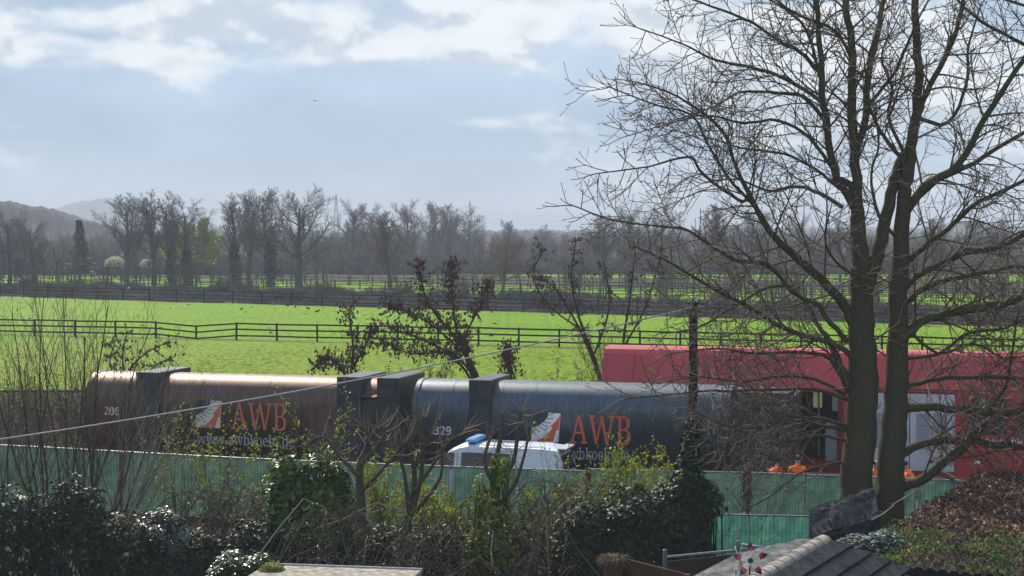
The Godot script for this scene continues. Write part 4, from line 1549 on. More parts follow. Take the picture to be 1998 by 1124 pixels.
func person(px: float, d: float, turn: float, bend: float, hair: Color, label: String, hood := false) -> void:
	var p := at(px, 900, d)
	p.y = SITE + 0.27
	var t := thing("person", label, "person", p, turn, "workers in orange by the train")
	var hip := Vector3(0, 0.93, 0)
	var up := Vector3(0, 1, 0).rotated(Vector3.RIGHT, bend)
	var chest := hip + up * 0.32
	var neck := hip + up * 0.53
	var look := Vector3(0, 1, 0).rotated(Vector3.RIGHT, bend * 0.75 + 0.12)
	var head := neck + look * 0.17
	var fw := Vector3(0, 0, 1)
	var bones := [
		[hip, chest, 0.16, 0.175, Vector3(1.15, 1, 0.9)], [chest, neck - up * 0.08, 0.175, 0.145, Vector3(1.25, 1, 0.9)], [neck - up * 0.05, neck + look * 0.08, 0.062, 0.058],
		[head, head + look * 0.09, 0.088, 0.095, Vector3(0.86, 1.0, 1.0)], [head + fw.rotated(Vector3.RIGHT, bend) * 0.09 - look * 0.0, head + fw.rotated(Vector3.RIGHT, bend) * 0.108, 0.018, 0.014]]
	for s in [-1.0, 1.0]:
		var sh := neck - up * 0.09 + Vector3(s * 0.195, 0, 0)
		var el := sh + Vector3(s * 0.07, -0.27, 0.05 + bend * 0.2)
		var wr := el + Vector3(-s * 0.05, -0.14 - 0.04 * bend, 0.20)
		bones.append_array([[sh, el, 0.088, 0.07], [el, wr, 0.052, 0.04], [wr, wr + Vector3(-s * 0.01, -0.03, 0.07), 0.036, 0.034]])
		for k in 4:
			var q := wr + Vector3(s * (0.027 - k * 0.018), -0.04, 0.09)
			bones.append([q, q + Vector3(0, -0.045, 0.03), 0.012, 0.010])
		bones.append([wr + Vector3(-s * 0.03, -0.01, 0.05), wr + Vector3(-s * 0.055, -0.03, 0.09), 0.013, 0.011])
		var kn := Vector3(s * 0.11, 0.50, 0.02 + bend * 0.05)
		var an := Vector3(s * 0.12, 0.09, -0.02)
		bones.append_array([[hip + Vector3(s * 0.09, -0.04, 0), kn, 0.098, 0.066], [kn, an, 0.064, 0.046], [an + Vector3(0, -0.03, 0), an + Vector3(s * 0.02, -0.045, 0.16), 0.05, 0.04]])
	var tint := func(q: Vector3) -> Color:
		var along_up := (q - hip).dot(up)
		var lk := (q - neck).dot(look)
		if lk > 0.065 and q.distance_to(head) < 0.24:
			return Color(0.42, 0.22, 0.15)
		if q.y < 0.12: return Color(0.02, 0.02, 0.02)
		if q.y > 0.62 and q.z > 0.26 + bend * 0.25 and q.y < hip.y + 0.3 and absf(q.x) > 0.1:
			return Color(0.42, 0.22, 0.15)
		if along_up < -0.08: return Color(0.55, 0.09, 0.012) if q.y > 0.35 and q.y < 0.42 else Color(0.035, 0.035, 0.045)
		if along_up > 0.10 and along_up < 0.15: return Color(0.55, 0.55, 0.5)
		return Color(0.95, 0.165, 0.006)
	obj("body", body(bones, 0.022, tint), M.hi_vis, t)
	var hs := Shape.new()
	hs.col = hair
	var back := -fw.rotated(Vector3.RIGHT, bend)
	var hb := Basis(Vector3.RIGHT, bend * 0.75 + 0.12)
	hs.ball(head + look * 0.085 + back * 0.018, Vector3(0.096, 0.085, 0.104), 8, 12, hb)
	obj("hair", hs, M.hi_vis, t)

func people() -> void:
	rng.seed = 404
	person(1506, 54.2, 2.6, 0.75, Color(0.03, 0.025, 0.02), "person in an orange jacket bending forward, left of the grey-haired one")
	person(1556, 54.0, 2.9, 0.12, Color(0.26, 0.23, 0.20), "grey-haired person in an orange jacket standing beside the open bay")
	person(1703, 53.2, 0.4, 0.25, Color(0.02, 0.017, 0.015), "dark-haired person seen between the two tree trunks")
	person(1782, 53.0, -1.9, 0.35, Color(0.30, 0.14, 0.08), "person in an orange jacket leaning before the white train door")


# ---------------------------------------------------------------- gardens in front
func fan_shrub(called: String, label: String, cat: String, base: Vector3, stems: int, h: float, lean: Vector3, spread: float, r: float, hue: Color, n2: int, n3: int, leaf := {}, group := "") -> Node3D:
	var t := thing(called, label, cat, base, 0.0, group)
	var lf := Shape.new()
	var tw := Shape.new()
	var c := {"segs": [8, 5, 3], "sides": [5, 4, 3], "wob": [0.10, 0.14, 0.18], "up": [0.04, 0.10, 0.08], "tip": [0.3, 0.4, 0.6], "n": [n2, n3], "from": [0.25, 0.15], "ang": [32, 40], "ratio": [0.42, 0.38], "taper": [0.45, 0.3], "thin": [0.5, 0.6]}
	if leaf.size() > 0:
		c.merge({"leaf": lf, "leaf_from": 1})
		c.merge(leaf)
	tw.col = hue * 1.15
	for k in stems:
		var st := Shape.new()
		st.col = hue
		var a := R(0, TAU)
		var d := (Vector3.UP + lean + Vector3(cos(a), 0, sin(a) * 0.7) * spread * R(0.2, 1.0)).normalized()
		sprout([st, tw, tw], Vector3(cos(a) * 0.2, -0.1, sin(a) * 0.2), d, h * R(0.75, 1.08), r * R(0.7, 1.2), 0, c)
		obj("stem", st, M.bark, t)
	stuff(obj("twigs", tw, M.twig, t))
	if leaf.size() > 0:
		stuff(obj("foliage", lf, M.dry_leaf if leaf.get("dry", false) else M.leaf, t))
	return t

# a mass of ivy: blobs (centre, half-size) clothed with leaves facing outward and up
func ivy_mass(called: String, label: String, cat: String, base: Vector3, blobs: Array, cnt: int, l: float, ca: Color, cb: Color, m: Material, up := 0.35, group := "") -> Node3D:
	var t := thing(called, label, cat, base, 0.0, group)
	var s := Shape.new()
	var nz := FastNoiseLite.new()
	nz.seed = hash(label)
	nz.frequency = 0.9
	var tot := 0.0
	for b in blobs:
		tot += b[1].x * b[1].y + b[1].y * b[1].z + b[1].x * b[1].z
	var core := Shape.new()
	core.col = ca * 0.8
	for b in blobs:
		var share := int(cnt * (b[1].x * b[1].y + b[1].y * b[1].z + b[1].x * b[1].z) / tot)
		for k in share:
			var d := ball_dir()
			if d.y < -0.35: d.y = -d.y
			if d.z < -0.5: d.z = -d.z
			var bump: float = 1.0 + nz.get_noise_3dv((b[0] + d * b[1]) * 1.5) * 0.46
			var depth := 1.0 - 0.30 * pow(R(), 2.0)
			var p: Vector3 = b[0] + d * b[1] * bump * depth
			s.col = ca.lerp(cb, pow(R(), 1.6)) * R(0.75, 1.25)
			var o: Vector3 = ((d / b[1]).normalized() + Vector3.UP * up + ball_dir() * 0.55).normalized()
			var ld := (Vector3.DOWN * 0.6 + ball_dir()).normalized()
			ld = (ld - o * ld.dot(o)).normalized()
			var big := R(0.55, 1.5)
			s.leaf(p, ld, o, l * big, l * big * R(0.65, 1.0), 0.15)
		for k in 14:
			var a := R(0, TAU)
			var foot := Vector3(b[0].x + R(-0.5, 0.5) * b[1].x, -0.1, b[0].z + R(-0.4, 0.4) * b[1].z)
			var d := ball_dir()
			d.y = absf(d.y)
			var e: Vector3 = b[0] + d * b[1] * R(0.7, 1.08)
			core.tube(PackedVector3Array([foot, foot.lerp(e, 0.5) + ball_dir() * 0.15, e]), PackedFloat32Array([0.03, 0.022, 0.008]), 4)
	core.col = Color(0.05, 0.042, 0.035)
	stuff(obj("stems", core, M.twig, t))
	stuff(obj("foliage", s, m, t))
	return t

func bramble(label: String, x0: float, x1: float, y0: float, y1: float, d0: float, d1: float, cnt: int, hue: Color, greens: int) -> void:
	var t := thing("bramble_thicket", label, "thicket", Vector3(0, SITE, 0), 0.0, "bare bramble thickets along the fence")
	var s := Shape.new()
	var lf := Shape.new()
	for k in cnt:
		var d := R(d0, d1)
		var px := R(x0, x1)
		var top := at(px, lerpf(y1, y0, pow(R(), 1.3)), d) - Vector3(0, SITE, 0)
		var a := R(0, TAU)
		var l := R(0.5, 1.7)
		var p := Vector3(top.x - cos(a) * l, R(0.0, 0.8) * top.y, top.z - sin(a) * l * 0.6)
		var e := top + Vector3(cos(a) * l * 0.7, -R(0.1, 0.9), sin(a) * l * 0.4)
		s.col = hue * (0.35 + 2.0 * R() * R())
		var r := R(0.008, 0.020)
		var m1 := p.lerp(top, 0.5) + ball_dir() * 0.15
		var m2 := top.lerp(e, 0.5) + Vector3(0, 0.12, 0)
		s.tube(PackedVector3Array([p, m1, top, m2, e]), PackedFloat32Array([r, r, r * 0.9, r * 0.7, r * 0.4]), 3)
		for j in 2:
			var q := top.lerp(e, R())
			var w := q + ball_dir() * R(0.15, 0.5)
			s.tube(PackedVector3Array([q, q.lerp(w, 0.5) + ball_dir() * 0.03, w]), PackedFloat32Array([r * 0.6, r * 0.5, r * 0.35]), 3)
		if k < greens:
			for j in 5:
				lf.col = Color(0.05, 0.085, 0.02).lerp(Color(0.16, 0.22, 0.03), R())
				lf.leaf(top.lerp(e, R()) + ball_dir() * 0.06, ball_dir(), (Vector3.UP + ball_dir() * 0.7).normalized(), 0.07, 0.05)
	stuff(obj("canes", s, M.twig, t))
	if greens > 0:
		stuff(obj("foliage", lf, M.leaf, t))

# stub-ended pollard: limbs given as photograph columns and rows at one depth
func pollard(label: String, d: float, limbs: Array, hue: Color) -> Node3D:
	var b := at(limbs[0][0][0], limbs[0][0][1], d)
	b.y = SITE
	var t := thing("pollarded_tree", label, "tree", b, 0.0, "pollarded trees by the fence")
	var tw := Shape.new()
	for lm in limbs:
		var st := Shape.new()
		st.col = hue * 1.25
		var pts := PackedVector3Array()
		var rad := PackedFloat32Array()
		var dz: float = R(-0.5, 0.5)
		for i in lm.size():
			var p := at(lm[i][0], lm[i][1], d) - b
			p.z += dz * i / lm.size()
			pts.append(p)
			rad.append(lm[i][2] * 0.37 * d / F)
		var fp := smooth_path(pts, rad, 3)
		st.tube(fp[0], fp[1], 7, true)
		obj("limb", st, M.bark, t)
		var tip := pts[pts.size() - 1]
		tw.col = hue * 1.9
		for k in 6:
			var a := (ball_dir() + Vector3.UP * 0.7 + (tip - pts[pts.size() - 2]).normalized()).normalized()
			var q := tip + ball_dir() * 0.05
			tw.tube(PackedVector3Array([q, q + a * R(0.08, 0.25), q + a * R(0.25, 0.8) + ball_dir() * 0.12]), PackedFloat32Array([0.014, 0.010, 0.004]), 3)
		for k in 11:
			var i := int(R(0, pts.size() - 1))
			var q := pts[i].lerp(pts[i + 1], R())
			var a := (ball_dir() + Vector3.UP * 0.5).normalized()
			tw.tube(PackedVector3Array([q, q + a * 0.3, q + a * R(0.5, 0.9) + Vector3(0, 0.15, 0)]), PackedFloat32Array([0.014, 0.010, 0.004]), 3)
	stuff(obj("twigs", tw, M.twig, t))
	return t

func smooth_path(pts: PackedVector3Array, rad: PackedFloat32Array, sub: int) -> Array:
	var p := PackedVector3Array()
	var r := PackedFloat32Array()
	var n := pts.size()
	for i in n - 1:
		var a := pts[maxi(i - 1, 0)]
		var d := pts[mini(i + 2, n - 1)]
		for k in sub:
			var t := float(k) / sub
			p.append(pts[i].cubic_interpolate(pts[i + 1], a, d, t))
			r.append(lerpf(rad[i], rad[i + 1], t))
	p.append(pts[n - 1])
	r.append(rad[n - 1])
	return [p, r]

func gardens() -> void:
	rng.seed = 505
	var bk := Color(0.115, 0.092, 0.066)
	var dl := {"leaf_n": 2, "leaf_a": Color(0.055, 0.024, 0.022), "leaf_b": Color(0.135, 0.058, 0.050), "leaf_dir": Vector3(0, -1.6, 0), "leaf_l": 0.16, "leaf_w": 0.10, "dry": true}
	# beyond the train, on the bank
	dark_shrub("shrub hung with dark purple-brown leaves behind the gap between containers", 73.0, [[[950, 800, 9], [930, 730, 8], [890, 660, 6], [835, 590, 4], [818, 520, 2]], [[940, 780, 8], [915, 700, 7], [890, 640, 5], [880, 560, 3], [884, 512, 2]], [[935, 770, 7], [890, 700, 5], [820, 660, 4], [760, 640, 2]], [[925, 745, 6], [905, 670, 5], [940, 590, 3], [948, 560, 2]], [[905, 690, 5], [850, 640, 4], [800, 610, 3], [760, 600, 2]], [[930, 740, 6], [880, 690, 4], [800, 690, 3], [745, 665, 2]]], dl, 28)
	dark_shrub("small dark-leaved shrub behind the tail of container 206", 74.0, [[[690, 800, 7], [684, 740, 6], [690, 680, 5], [682, 605, 2]], [[686, 760, 5], [665, 720, 4], [640, 700, 3], [615, 715, 2]], [[688, 720, 5], [715, 670, 3], [735, 640, 2]]], dl, 26)
	dark_shrub("narrow dark-leaved sapling behind the left half of container 329", 74.0, [[[1002, 800, 6], [998, 740, 5], [994, 680, 3]], [[998, 760, 4], [990, 715, 3], [985, 690, 2]]], dl, 28)
	var dl2 := dl.duplicate()
	dl2.leaf_a = Color(0.075, 0.036, 0.034); dl2.leaf_b = Color(0.16, 0.080, 0.068)
	dark_shrub("taller sparse purple-leaved shrub left of the red train's end", 76.0, [[[1190, 800, 9], [1160, 700, 7], [1130, 620, 5], [1115, 540, 3], [1125, 470, 2]], [[1180, 760, 7], [1130, 640, 5], [1080, 560, 3], [1050, 545, 2]], [[1220, 800, 8], [1215, 680, 6], [1230, 580, 4], [1240, 480, 2]], [[1160, 690, 5], [1190, 600, 4], [1180, 520, 2]], [[1215, 680, 5], [1260, 600, 4], [1290, 500, 2]], [[1130, 640, 4], [1075, 600, 3], [1040, 540, 2], [1060, 490, 2]]], dl2, 12)
	dark_shrub("brown-leaved shrub behind the left end of container 206", 73.0, [[[240, 800, 6], [250, 730, 5], [285, 690, 3], [335, 665, 2]], [[250, 760, 5], [240, 700, 3], [250, 650, 2]], [[262, 760, 5], [300, 715, 3], [330, 700, 2]], [[240, 770, 5], [215, 710, 3], [225, 670, 2]]], dl2, 8)
	var yl := {"leaf_n": 3, "leaf_a": Color(0.10, 0.12, 0.022), "leaf_b": Color(0.24, 0.22, 0.06), "leaf_dir": Vector3(0, 0.3, 0), "leaf_l": 0.08, "leaf_w": 0.05}
	for a in [[1120, 72.0, 2.9, "yellowish twiggy bush beside the red train's left end"], [760, 75.0, 2.1, "low olive bush between the two dark-leaved shrubs"], [1175, 78.0, 3.0, "olive bush tucked behind the red train's left end"], [850, 77.0, 1.8, "low olive bush beneath the largest dark-leaved shrub"]]:
		fan_shrub("olive_bush", a[3], "bush", spot(a[0], a[1]), 9, a[2], Vector3.ZERO, 0.75, 0.022, Color(0.10, 0.085, 0.05), 7, 6, yl, "olive bushes on the bank")
	# dry scrub on the bank at the left
	var t := thing("scrub_pile", "heap of dry grey-brown brushwood on the bank at the far left", "brushwood", Vector3.ZERO)
	var s := Shape.new()
	for k in 2600:
		var px := R(-60, 215)
		var d := R(69.5, 76.0)
		var y := gh(d) + R(0, 1.15) * (1.0 - smoothstep(150, 215, px) * 0.5)
		var p := at(px, 455, d)
		p.y = y
		s.col = Color(0.09, 0.072, 0.06) * R(0.5, 1.9)
		var e := p + Vector3(R(-0.6, 0.6), R(-0.3, 0.5), R(-0.4, 0.4))
		s.tube(PackedVector3Array([p, p.lerp(e, 0.5) + ball_dir() * 0.1, e]), PackedFloat32Array([0.016, 0.013, 0.006]), 3)
	stuff(obj("sticks", s, M.twig, t))
	# left bare shrub: many upright stems in two clumps, paler twigs sweeping right
	fan_shrub("bare_shrub", "tall bare many-stemmed shrub at the left edge before the field", "shrub", spot(105, 45.0), 9, 7.3, Vector3(-0.02, 0, 0), 0.36, 0.042, bk, 12, 6)
	fan_shrub("bare_shrub", "bare shrub with upright stems just left of container 206", "shrub", spot(190, 46.0), 8, 6.9, Vector3(0.06, 0, 0), 0.36, 0.040, bk, 11, 6)
	fan_shrub("bare_shrub", "pale bare shrub sweeping right across container number 206", "shrub", spot(175, 44.0), 8, 5.3, Vector3(0.58, 0, 0), 0.24, 0.024, Color(0.22, 0.185, 0.145), 8, 4)
	fan_shrub("bare_shrub", "thin bare shrub cut by the left edge of the view", "shrub", spot(-15, 45.0), 8, 6.6, Vector3(0.04, 0, 0), 0.3, 0.03, bk, 8, 6)
	# ivy hedges
	var ia := Color(0.009, 0.016, 0.010)
	var ib := Color(0.036, 0.056, 0.026)
	var b0 := spot(110, 41.0)
	ivy_mass("ivy_hedge", "large dark ivy hedge filling the lower left corner", "hedge", b0, [[Vector3(-1.1, 1.3, 0), Vector3(1.3, 1.55, 0.9)], [Vector3(0.3, 1.4, 0), Vector3(1.2, 1.75, 0.9)], [Vector3(1.5, 0.9, 0.2), Vector3(0.9, 1.45, 0.8)], [Vector3(-2.2, 1.1, 0.2), Vector3(1.0, 1.5, 0.9)], [Vector3(2.6, 0.5, 0.2), Vector3(1.1, 1.2, 0.8)]], 15000, 0.10, ia, ib, M.ivy_leaf, 0.3)
	ivy_mass("glossy_bush", "glossy bush with sparkling leaves right of the large ivy hedge", "bush", spot(318, 41.5), [[Vector3(0, 1.75, 0.3), Vector3(0.62, 0.75, 0.5)]], 1500, 0.085, ia * 1.3, ib * 1.2, M.shine_leaf, 1.3)
	ivy_mass("glinting_bush", "pale-flecked leafy bush beside the mossy pale roof corner", "bush", spot(465, 39.5), [[Vector3(-0.25, 1.1, 0), Vector3(0.55, 0.62, 0.5)], [Vector3(0.45, 1.15, 0), Vector3(0.5, 0.6, 0.5)]], 2600, 0.085, Color(0.03, 0.05, 0.02), Color(0.11, 0.15, 0.06), M.gloss_leaf, 1.1)  # lighter leaf tones put in for the pale glints
	ivy_mass("ivy_hedge", "dark low ivy bank between the glossy bush and the laurel", "hedge", spot(430, 42.5), [[Vector3(-0.9, 0.7, 0), Vector3(1.3, 1.0, 0.8)], [Vector3(0.8, 0.9, 0), Vector3(1.1, 1.0, 0.8)]], 5000, 0.10, ia, ib, M.ivy_leaf, 0.3)
	# laurel with large upright leaves
	ivy_mass("laurel", "tall laurel with large bright leaves below container 206's tail", "shrub", spot(600, 43.0), [[Vector3(-0.55, 2.2, 0), Vector3(0.62, 1.7, 0.6)], [Vector3(0.25, 2.05, 0), Vector3(0.7, 1.55, 0.6)], [Vector3(0.75, 1.7, 0), Vector3(0.62, 1.8, 0.6)], [Vector3(-0.62, 3.2, 0.1), Vector3(0.3, 0.72, 0.3)], [Vector3(0.85, 2.9, 0.1), Vector3(0.3, 0.8, 0.3)]], 4600, 0.15, Color(0.018, 0.042, 0.010), Color(0.13, 0.21, 0.03), M.laurel_leaf, 0.7)
	# right-hand ivy bank and the clothed pole
	ivy_mass("ivy_hedge", "dark ivy bank between the bramble thicket and the utility pole", "hedge", spot(1225, 42.0), [[Vector3(-1.0, 1.1, 0), Vector3(0.95, 1.35, 0.8)], [Vector3(0.2, 1.35, 0), Vector3(1.0, 1.4, 0.8)], [Vector3(1.2, 1.7, 0), Vector3(0.8, 1.4, 0.8)]], 9500, 0.105, ia, ib * 1.3, M.ivy_leaf, 0.5)
	ivy_mass("pole_ivy", "column of dark ivy climbing the lower part of the utility pole", "ivy", spot(1352, 42.0), [[Vector3(0, 1.5, 0), Vector3(0.55, 1.7, 0.5)], [Vector3(0.0, 3.2, 0), Vector3(0.30, 1.3, 0.3)], [Vector3(0.35, 2.4, 0), Vector3(0.45, 0.75, 0.4)], [Vector3(-0.25, 2.5, 0), Vector3(0.4, 0.8, 0.4)], [Vector3(0.0, 4.1, 0), Vector3(0.2, 0.6, 0.2)]], 5200, 0.105, ia, Color(0.06, 0.10, 0.03), M.ivy_leaf, 0.4)
	utility_pole()
	# pollards
	pollard("knobbly pollard left of the police van, its knuckled head against the press head", 42.0, [[[702, 1130, 30], [705, 1000, 26], [700, 920, 20], [716, 870, 14], [735, 838, 13]], [[700, 930, 14], [665, 895, 10], [630, 855, 8], [600, 868, 5]], [[705, 905, 12], [745, 860, 10], [752, 830, 8]], [[712, 880, 10], [720, 850, 9], [705, 830, 7]], [[705, 960, 12], [760, 900, 8], [790, 860, 6]]], bk)
	pollard("tall forked pollard just left of the police van's nose", 42.4, [[[770, 1130, 20], [800, 1000, 16], [808, 930, 14], [800, 880, 11], [796, 840, 10]], [[800, 1010, 14], [822, 930, 12], [822, 830, 10], [826, 815, 9]], [[808, 960, 12], [850, 900, 9], [875, 865, 7], [905, 845, 5]], [[800, 1040, 14], [790, 930, 10], [770, 870, 7]], [[810, 1000, 12], [860, 930, 8], [862, 868, 6]], [[806, 920, 9], [836, 860, 7], [858, 818, 5]]], bk)
	pollard("ivy-wrapped pollard with cut stubs in front of the police van", 41.6, [[[955, 1130, 28], [965, 1010, 24], [962, 950, 18], [968, 900, 13], [978, 850, 12], [981, 812, 10]], [[965, 960, 14], [1000, 905, 12], [1010, 850, 10], [1016, 805, 9]], [[966, 990, 14], [1002, 950, 11], [1020, 900, 8], [1032, 850, 6]], [[962, 945, 12], [945, 900, 9], [955, 860, 8]]], bk)
	laurel_shoots()
	get_node("laurel").scale = Vector3(0.92, 0.90, 0.92)
	var pi := ivy_mass("climbing_ivy", "bright yellow-green ivy wrapping the pollard before the van", "ivy", spot(962, 41.4), [[Vector3(-0.05, 2.1, 0), Vector3(0.26, 0.85, 0.25)], [Vector3(0.26, 3.15, 0), Vector3(0.16, 0.55, 0.2)], [Vector3(-0.32, 2.75, 0.1), Vector3(0.15, 0.48, 0.2)], [Vector3(0.38, 1.9, 0.1), Vector3(0.22, 0.5, 0.25)], [Vector3(-0.42, 1.5, 0.1), Vector3(0.25, 0.5, 0.3)], [Vector3(0.12, 1.2, 0.1), Vector3(0.5, 0.6, 0.4)], [Vector3(0.05, 3.55, 0), Vector3(0.10, 0.3, 0.12)]], 1500, 0.09, Color(0.08, 0.13, 0.015), Color(0.36, 0.40, 0.03), M.leaf, 0.5)
	# budding shrubs
	var gl := {"leaf_n": 6, "leaf_a": Color(0.13, 0.18, 0.02), "leaf_b": Color(0.34, 0.38, 0.035), "leaf_dir": Vector3(0, 0.4, 0), "leaf_l": 0.105, "leaf_w": 0.075}
	for a in [[775, 46.0, 2.8, 8, "yellow-green budding shrub behind the tall forked pollard"], [1265, 46.5, 2.8, 9, "bright yellow-green budding shrub left of the ivy-clad pole"], [845, 46.0, 2.1, 8, "yellow-green budding shrub between the two pollards left of the van"], [900, 47.0, 1.9, 7, "light green budding shrub below the police van"], [1075, 46.0, 2.2, 7, "light green budding shrub right of the ivy-wrapped pollard"]]:
		fan_shrub("budding_shrub", a[4], "shrub", spot(a[0], a[1]), a[3], a[2], Vector3.ZERO, 0.5, 0.018, Color(0.11, 0.085, 0.06), 7, 5, gl, "budding shrubs along the site fence")
	var gs := gl.duplicate()
	gs.leaf_n = 3
	gs.leaf_l = 0.075
	for a in [[345, 48.0, 3.7, "thin budding stems before container 206's band"], [425, 47.5, 3.5, "thin budding stems before the left emblem"], [500, 48.0, 3.4, "thin budding stems before the left lettering"], [610, 47.0, 4.4, "tall thin budding stems before the rusty panel"], [1130, 47.0, 3.2, "thin leafy stems at the rear of the police van"], [1190, 47.5, 3.0, "thin leafy stems left of the right web address end"], [1310, 46.0, 3.2, "thin leafy stems beside the ivy-clad pole"]]:
		fan_shrub("thin_shrub", a[3], "shrub", spot(a[0], a[1]), 9, a[2], Vector3.ZERO, 0.28, 0.014, Color(0.14, 0.11, 0.08), 6, 3, gs, "thin shrubs along the site fence")
	bramble("dense bare bramble below the police van and pollards", 560, 1110, 965, 1140, 39.0, 43.5, 380, Color(0.12, 0.098, 0.075), 420)
	bramble("twiggy bramble left of the laurel before the netting", 320, 600, 935, 1080, 43.0, 46.0, 240, Color(0.13, 0.105, 0.08), 300)
	bramble("leafy bramble right of the ivy-wrapped pollard", 1000, 1200, 930, 1130, 42.0, 45.0, 230, Color(0.14, 0.11, 0.08), 330)
	ivy_mass("added_shade_ivy", "dark ivy growing low inside the bramble below the van", "ivy", spot(840, 43.5), [[Vector3(-2.4, 0.5, 0), Vector3(1.6, 1.0, 0.7)], [Vector3(-0.4, 0.6, 0), Vector3(1.6, 1.05, 0.7)], [Vector3(1.6, 0.6, 0), Vector3(1.6, 1.1, 0.7)]], 6500, 0.12, ia, ib, M.ivy_leaf, 0.3)  # dark ivy added so the gaps between the canes look shaded
	near_roofs()

# upright shoots with whorls of long leaves that break the laurel's outline
func laurel_shoots() -> void:
	var t: Node3D = get_node("laurel")
	var s := Shape.new()
	var st := Shape.new()
	st.col = Color(0.06, 0.075, 0.03)
	for k in 70:
		var x := R(-1.25, 1.45)
		var top := 3.35 + 0.55 * sin(x * 3.1 + 0.6) + R(-0.5, 0.35)
		var p := Vector3(x, top - 0.6, R(-0.4, 0.5))
		var lean := Vector3(R(-0.25, 0.25), 1, R(-0.25, 0.25)).normalized()
		var l := R(0.45, 0.85)
		st.tube(PackedVector3Array([p, p + lean * l]), PackedFloat32Array([0.012, 0.006]), 4)
		for j in 13:
			var u := R(0.25, 1.0)
			var a := j * GOLD
			var d := (lean * R(0.3, 0.9) + Vector3(cos(a), 0, sin(a))).normalized()
			s.col = Color(0.035, 0.075, 0.015).lerp(Color(0.15, 0.24, 0.04), R() * u)
			s.leaf(p + lean * l * u, d, (Vector3.UP + d * -0.4 + ball_dir() * 0.3).normalized(), R(0.13, 0.2), R(0.045, 0.07), 0.2)
	stuff(obj("shoot_stems", st, M.twig, t))
	stuff(obj("shoot_leaves", s, M.laurel_leaf, t))

func dark_shrub(label: String, d: float, limbs: Array, leaf: Dictionary, dens: int) -> void:
	var b := spot(limbs[0][0][0], d)
	var t := thing("purple_shrub", label, "shrub", b, 0.0, "dark-leaved shrubs beyond the train")
	var tw := Shape.new()
	var lf := Shape.new()
	tw.col = Color(0.07, 0.055, 0.045)
	for lm in limbs:
		var pts := PackedVector3Array()
		var rad := PackedFloat32Array()
		var dz: float = R(-0.8, 0.8)
		for i in lm.size():
			var p := at(lm[i][0], lm[i][1], d) - b
			p.z += dz * i / lm.size()
			pts.append(p)
			rad.append(lm[i][2] / 2.0 * d / F)
		var fp := smooth_path(pts, rad, 3)
		var st := Shape.new()
		st.col = Color(0.07, 0.055, 0.045)
		st.tube(fp[0], fp[1], 6)
		obj("limb", st, M.bark, t)
		var q: PackedVector3Array = fp[0]
		for i in range(int(q.size() * 0.35), q.size()):
			for k in dens:
				if R() < 0.3: continue
				var o := q[i] + ball_dir() * 0.05
				var a := (ball_dir() + Vector3(0, 0.35, 0)).normalized()
				var l := R(0.2, 0.80)
				var e := o + a * l
				tw.tube(PackedVector3Array([o, o.lerp(e, 0.5) + ball_dir() * 0.04, e]), PackedFloat32Array([0.012, 0.009, 0.005]), 3)
				for j in leaf.leaf_n + 1:
					lf.col = leaf.leaf_a.lerp(leaf.leaf_b, R())
					var ld: Vector3 = (ball_dir() + leaf.leaf_dir).normalized()
					lf.leaf(o.lerp(e, R(0.3, 1.0)), ld, ld.cross(ball_dir()).normalized(), leaf.leaf_l * R(0.7, 1.3), leaf.leaf_w * R(0.7, 1.2))
	stuff(obj("twigs", tw, M.twig, t))
	stuff(obj("foliage", lf, M.dry_leaf, t))

func utility_pole() -> void:
	var top := at(1353, 592, 42.2)
	var t := thing("utility_pole", "dark timber utility pole with a cable at its top, ivy below", "pole", Vector3(top.x, SITE, top.z))
	var h := top.y - SITE
	var s := Shape.new()
	s.col = Color(0.06, 0.05, 0.043)
	s.tube(PackedVector3Array([Vector3(0, -0.3, 0), Vector3(0, h * 0.5, 0), Vector3(0, h, 0)]), PackedFloat32Array([0.145, 0.125, 0.105]), 12, true)
	obj("post", s, M.bark, t)
	s = Shape.new(); s.bevel(Vector3(0, h + 0.02, 0), Vector3(0.28, 0.05, 0.24), 0.015); obj("cap", s, M.dark_grey, t)
	for k in 2:
		s = Shape.new()
		s.rod(Vector3(-0.05 + k * 0.12, h + 0.03, 0.02), Vector3(-0.05 + k * 0.12, h + 0.14, 0.02), 0.035, 10)
		obj("insulator", s, M.white, t)
	for y in [0.5, 0.95]:
		s = Shape.new(); s.tube(PackedVector3Array([Vector3(0, h - y, 0), Vector3(0, h - y - 0.05, 0)]), PackedFloat32Array([0.118, 0.118]), 12, true); obj("strap", s, M.steel, t)
	s = Shape.new(); s.bevel(Vector3(-0.13, h - 0.2, 0.06), Vector3(0.10, 0.16, 0.10), 0.02); obj("clamp", s, M.dark_grey, t)
	var a := Vector3(top.x - 0.12, top.y - 0.12, top.z + 0.05)
	var b := at(-260, 893, 34.0)
	var pts := PackedVector3Array()
	var rad := PackedFloat32Array()
	for i in 41:
		var u := i / 40.0
		pts.append(a.lerp(b, u) + Vector3.DOWN * (u * (1.0 - u)) * 1.05)
		rad.append(0.0175)
	s = Shape.new()
	s.tube(pts, rad, 6)
	tag(obj("overhead_cable", s, M.wire), "grey sagging cable running from the pole down to the left edge", "cable")
	s = Shape.new()
	s.tube(PackedVector3Array([Vector3(0, -0.2, 0), Vector3(0, b.y - SITE + 0.2, 0)]), PackedFloat32Array([0.12, 0.10]), 10, true)

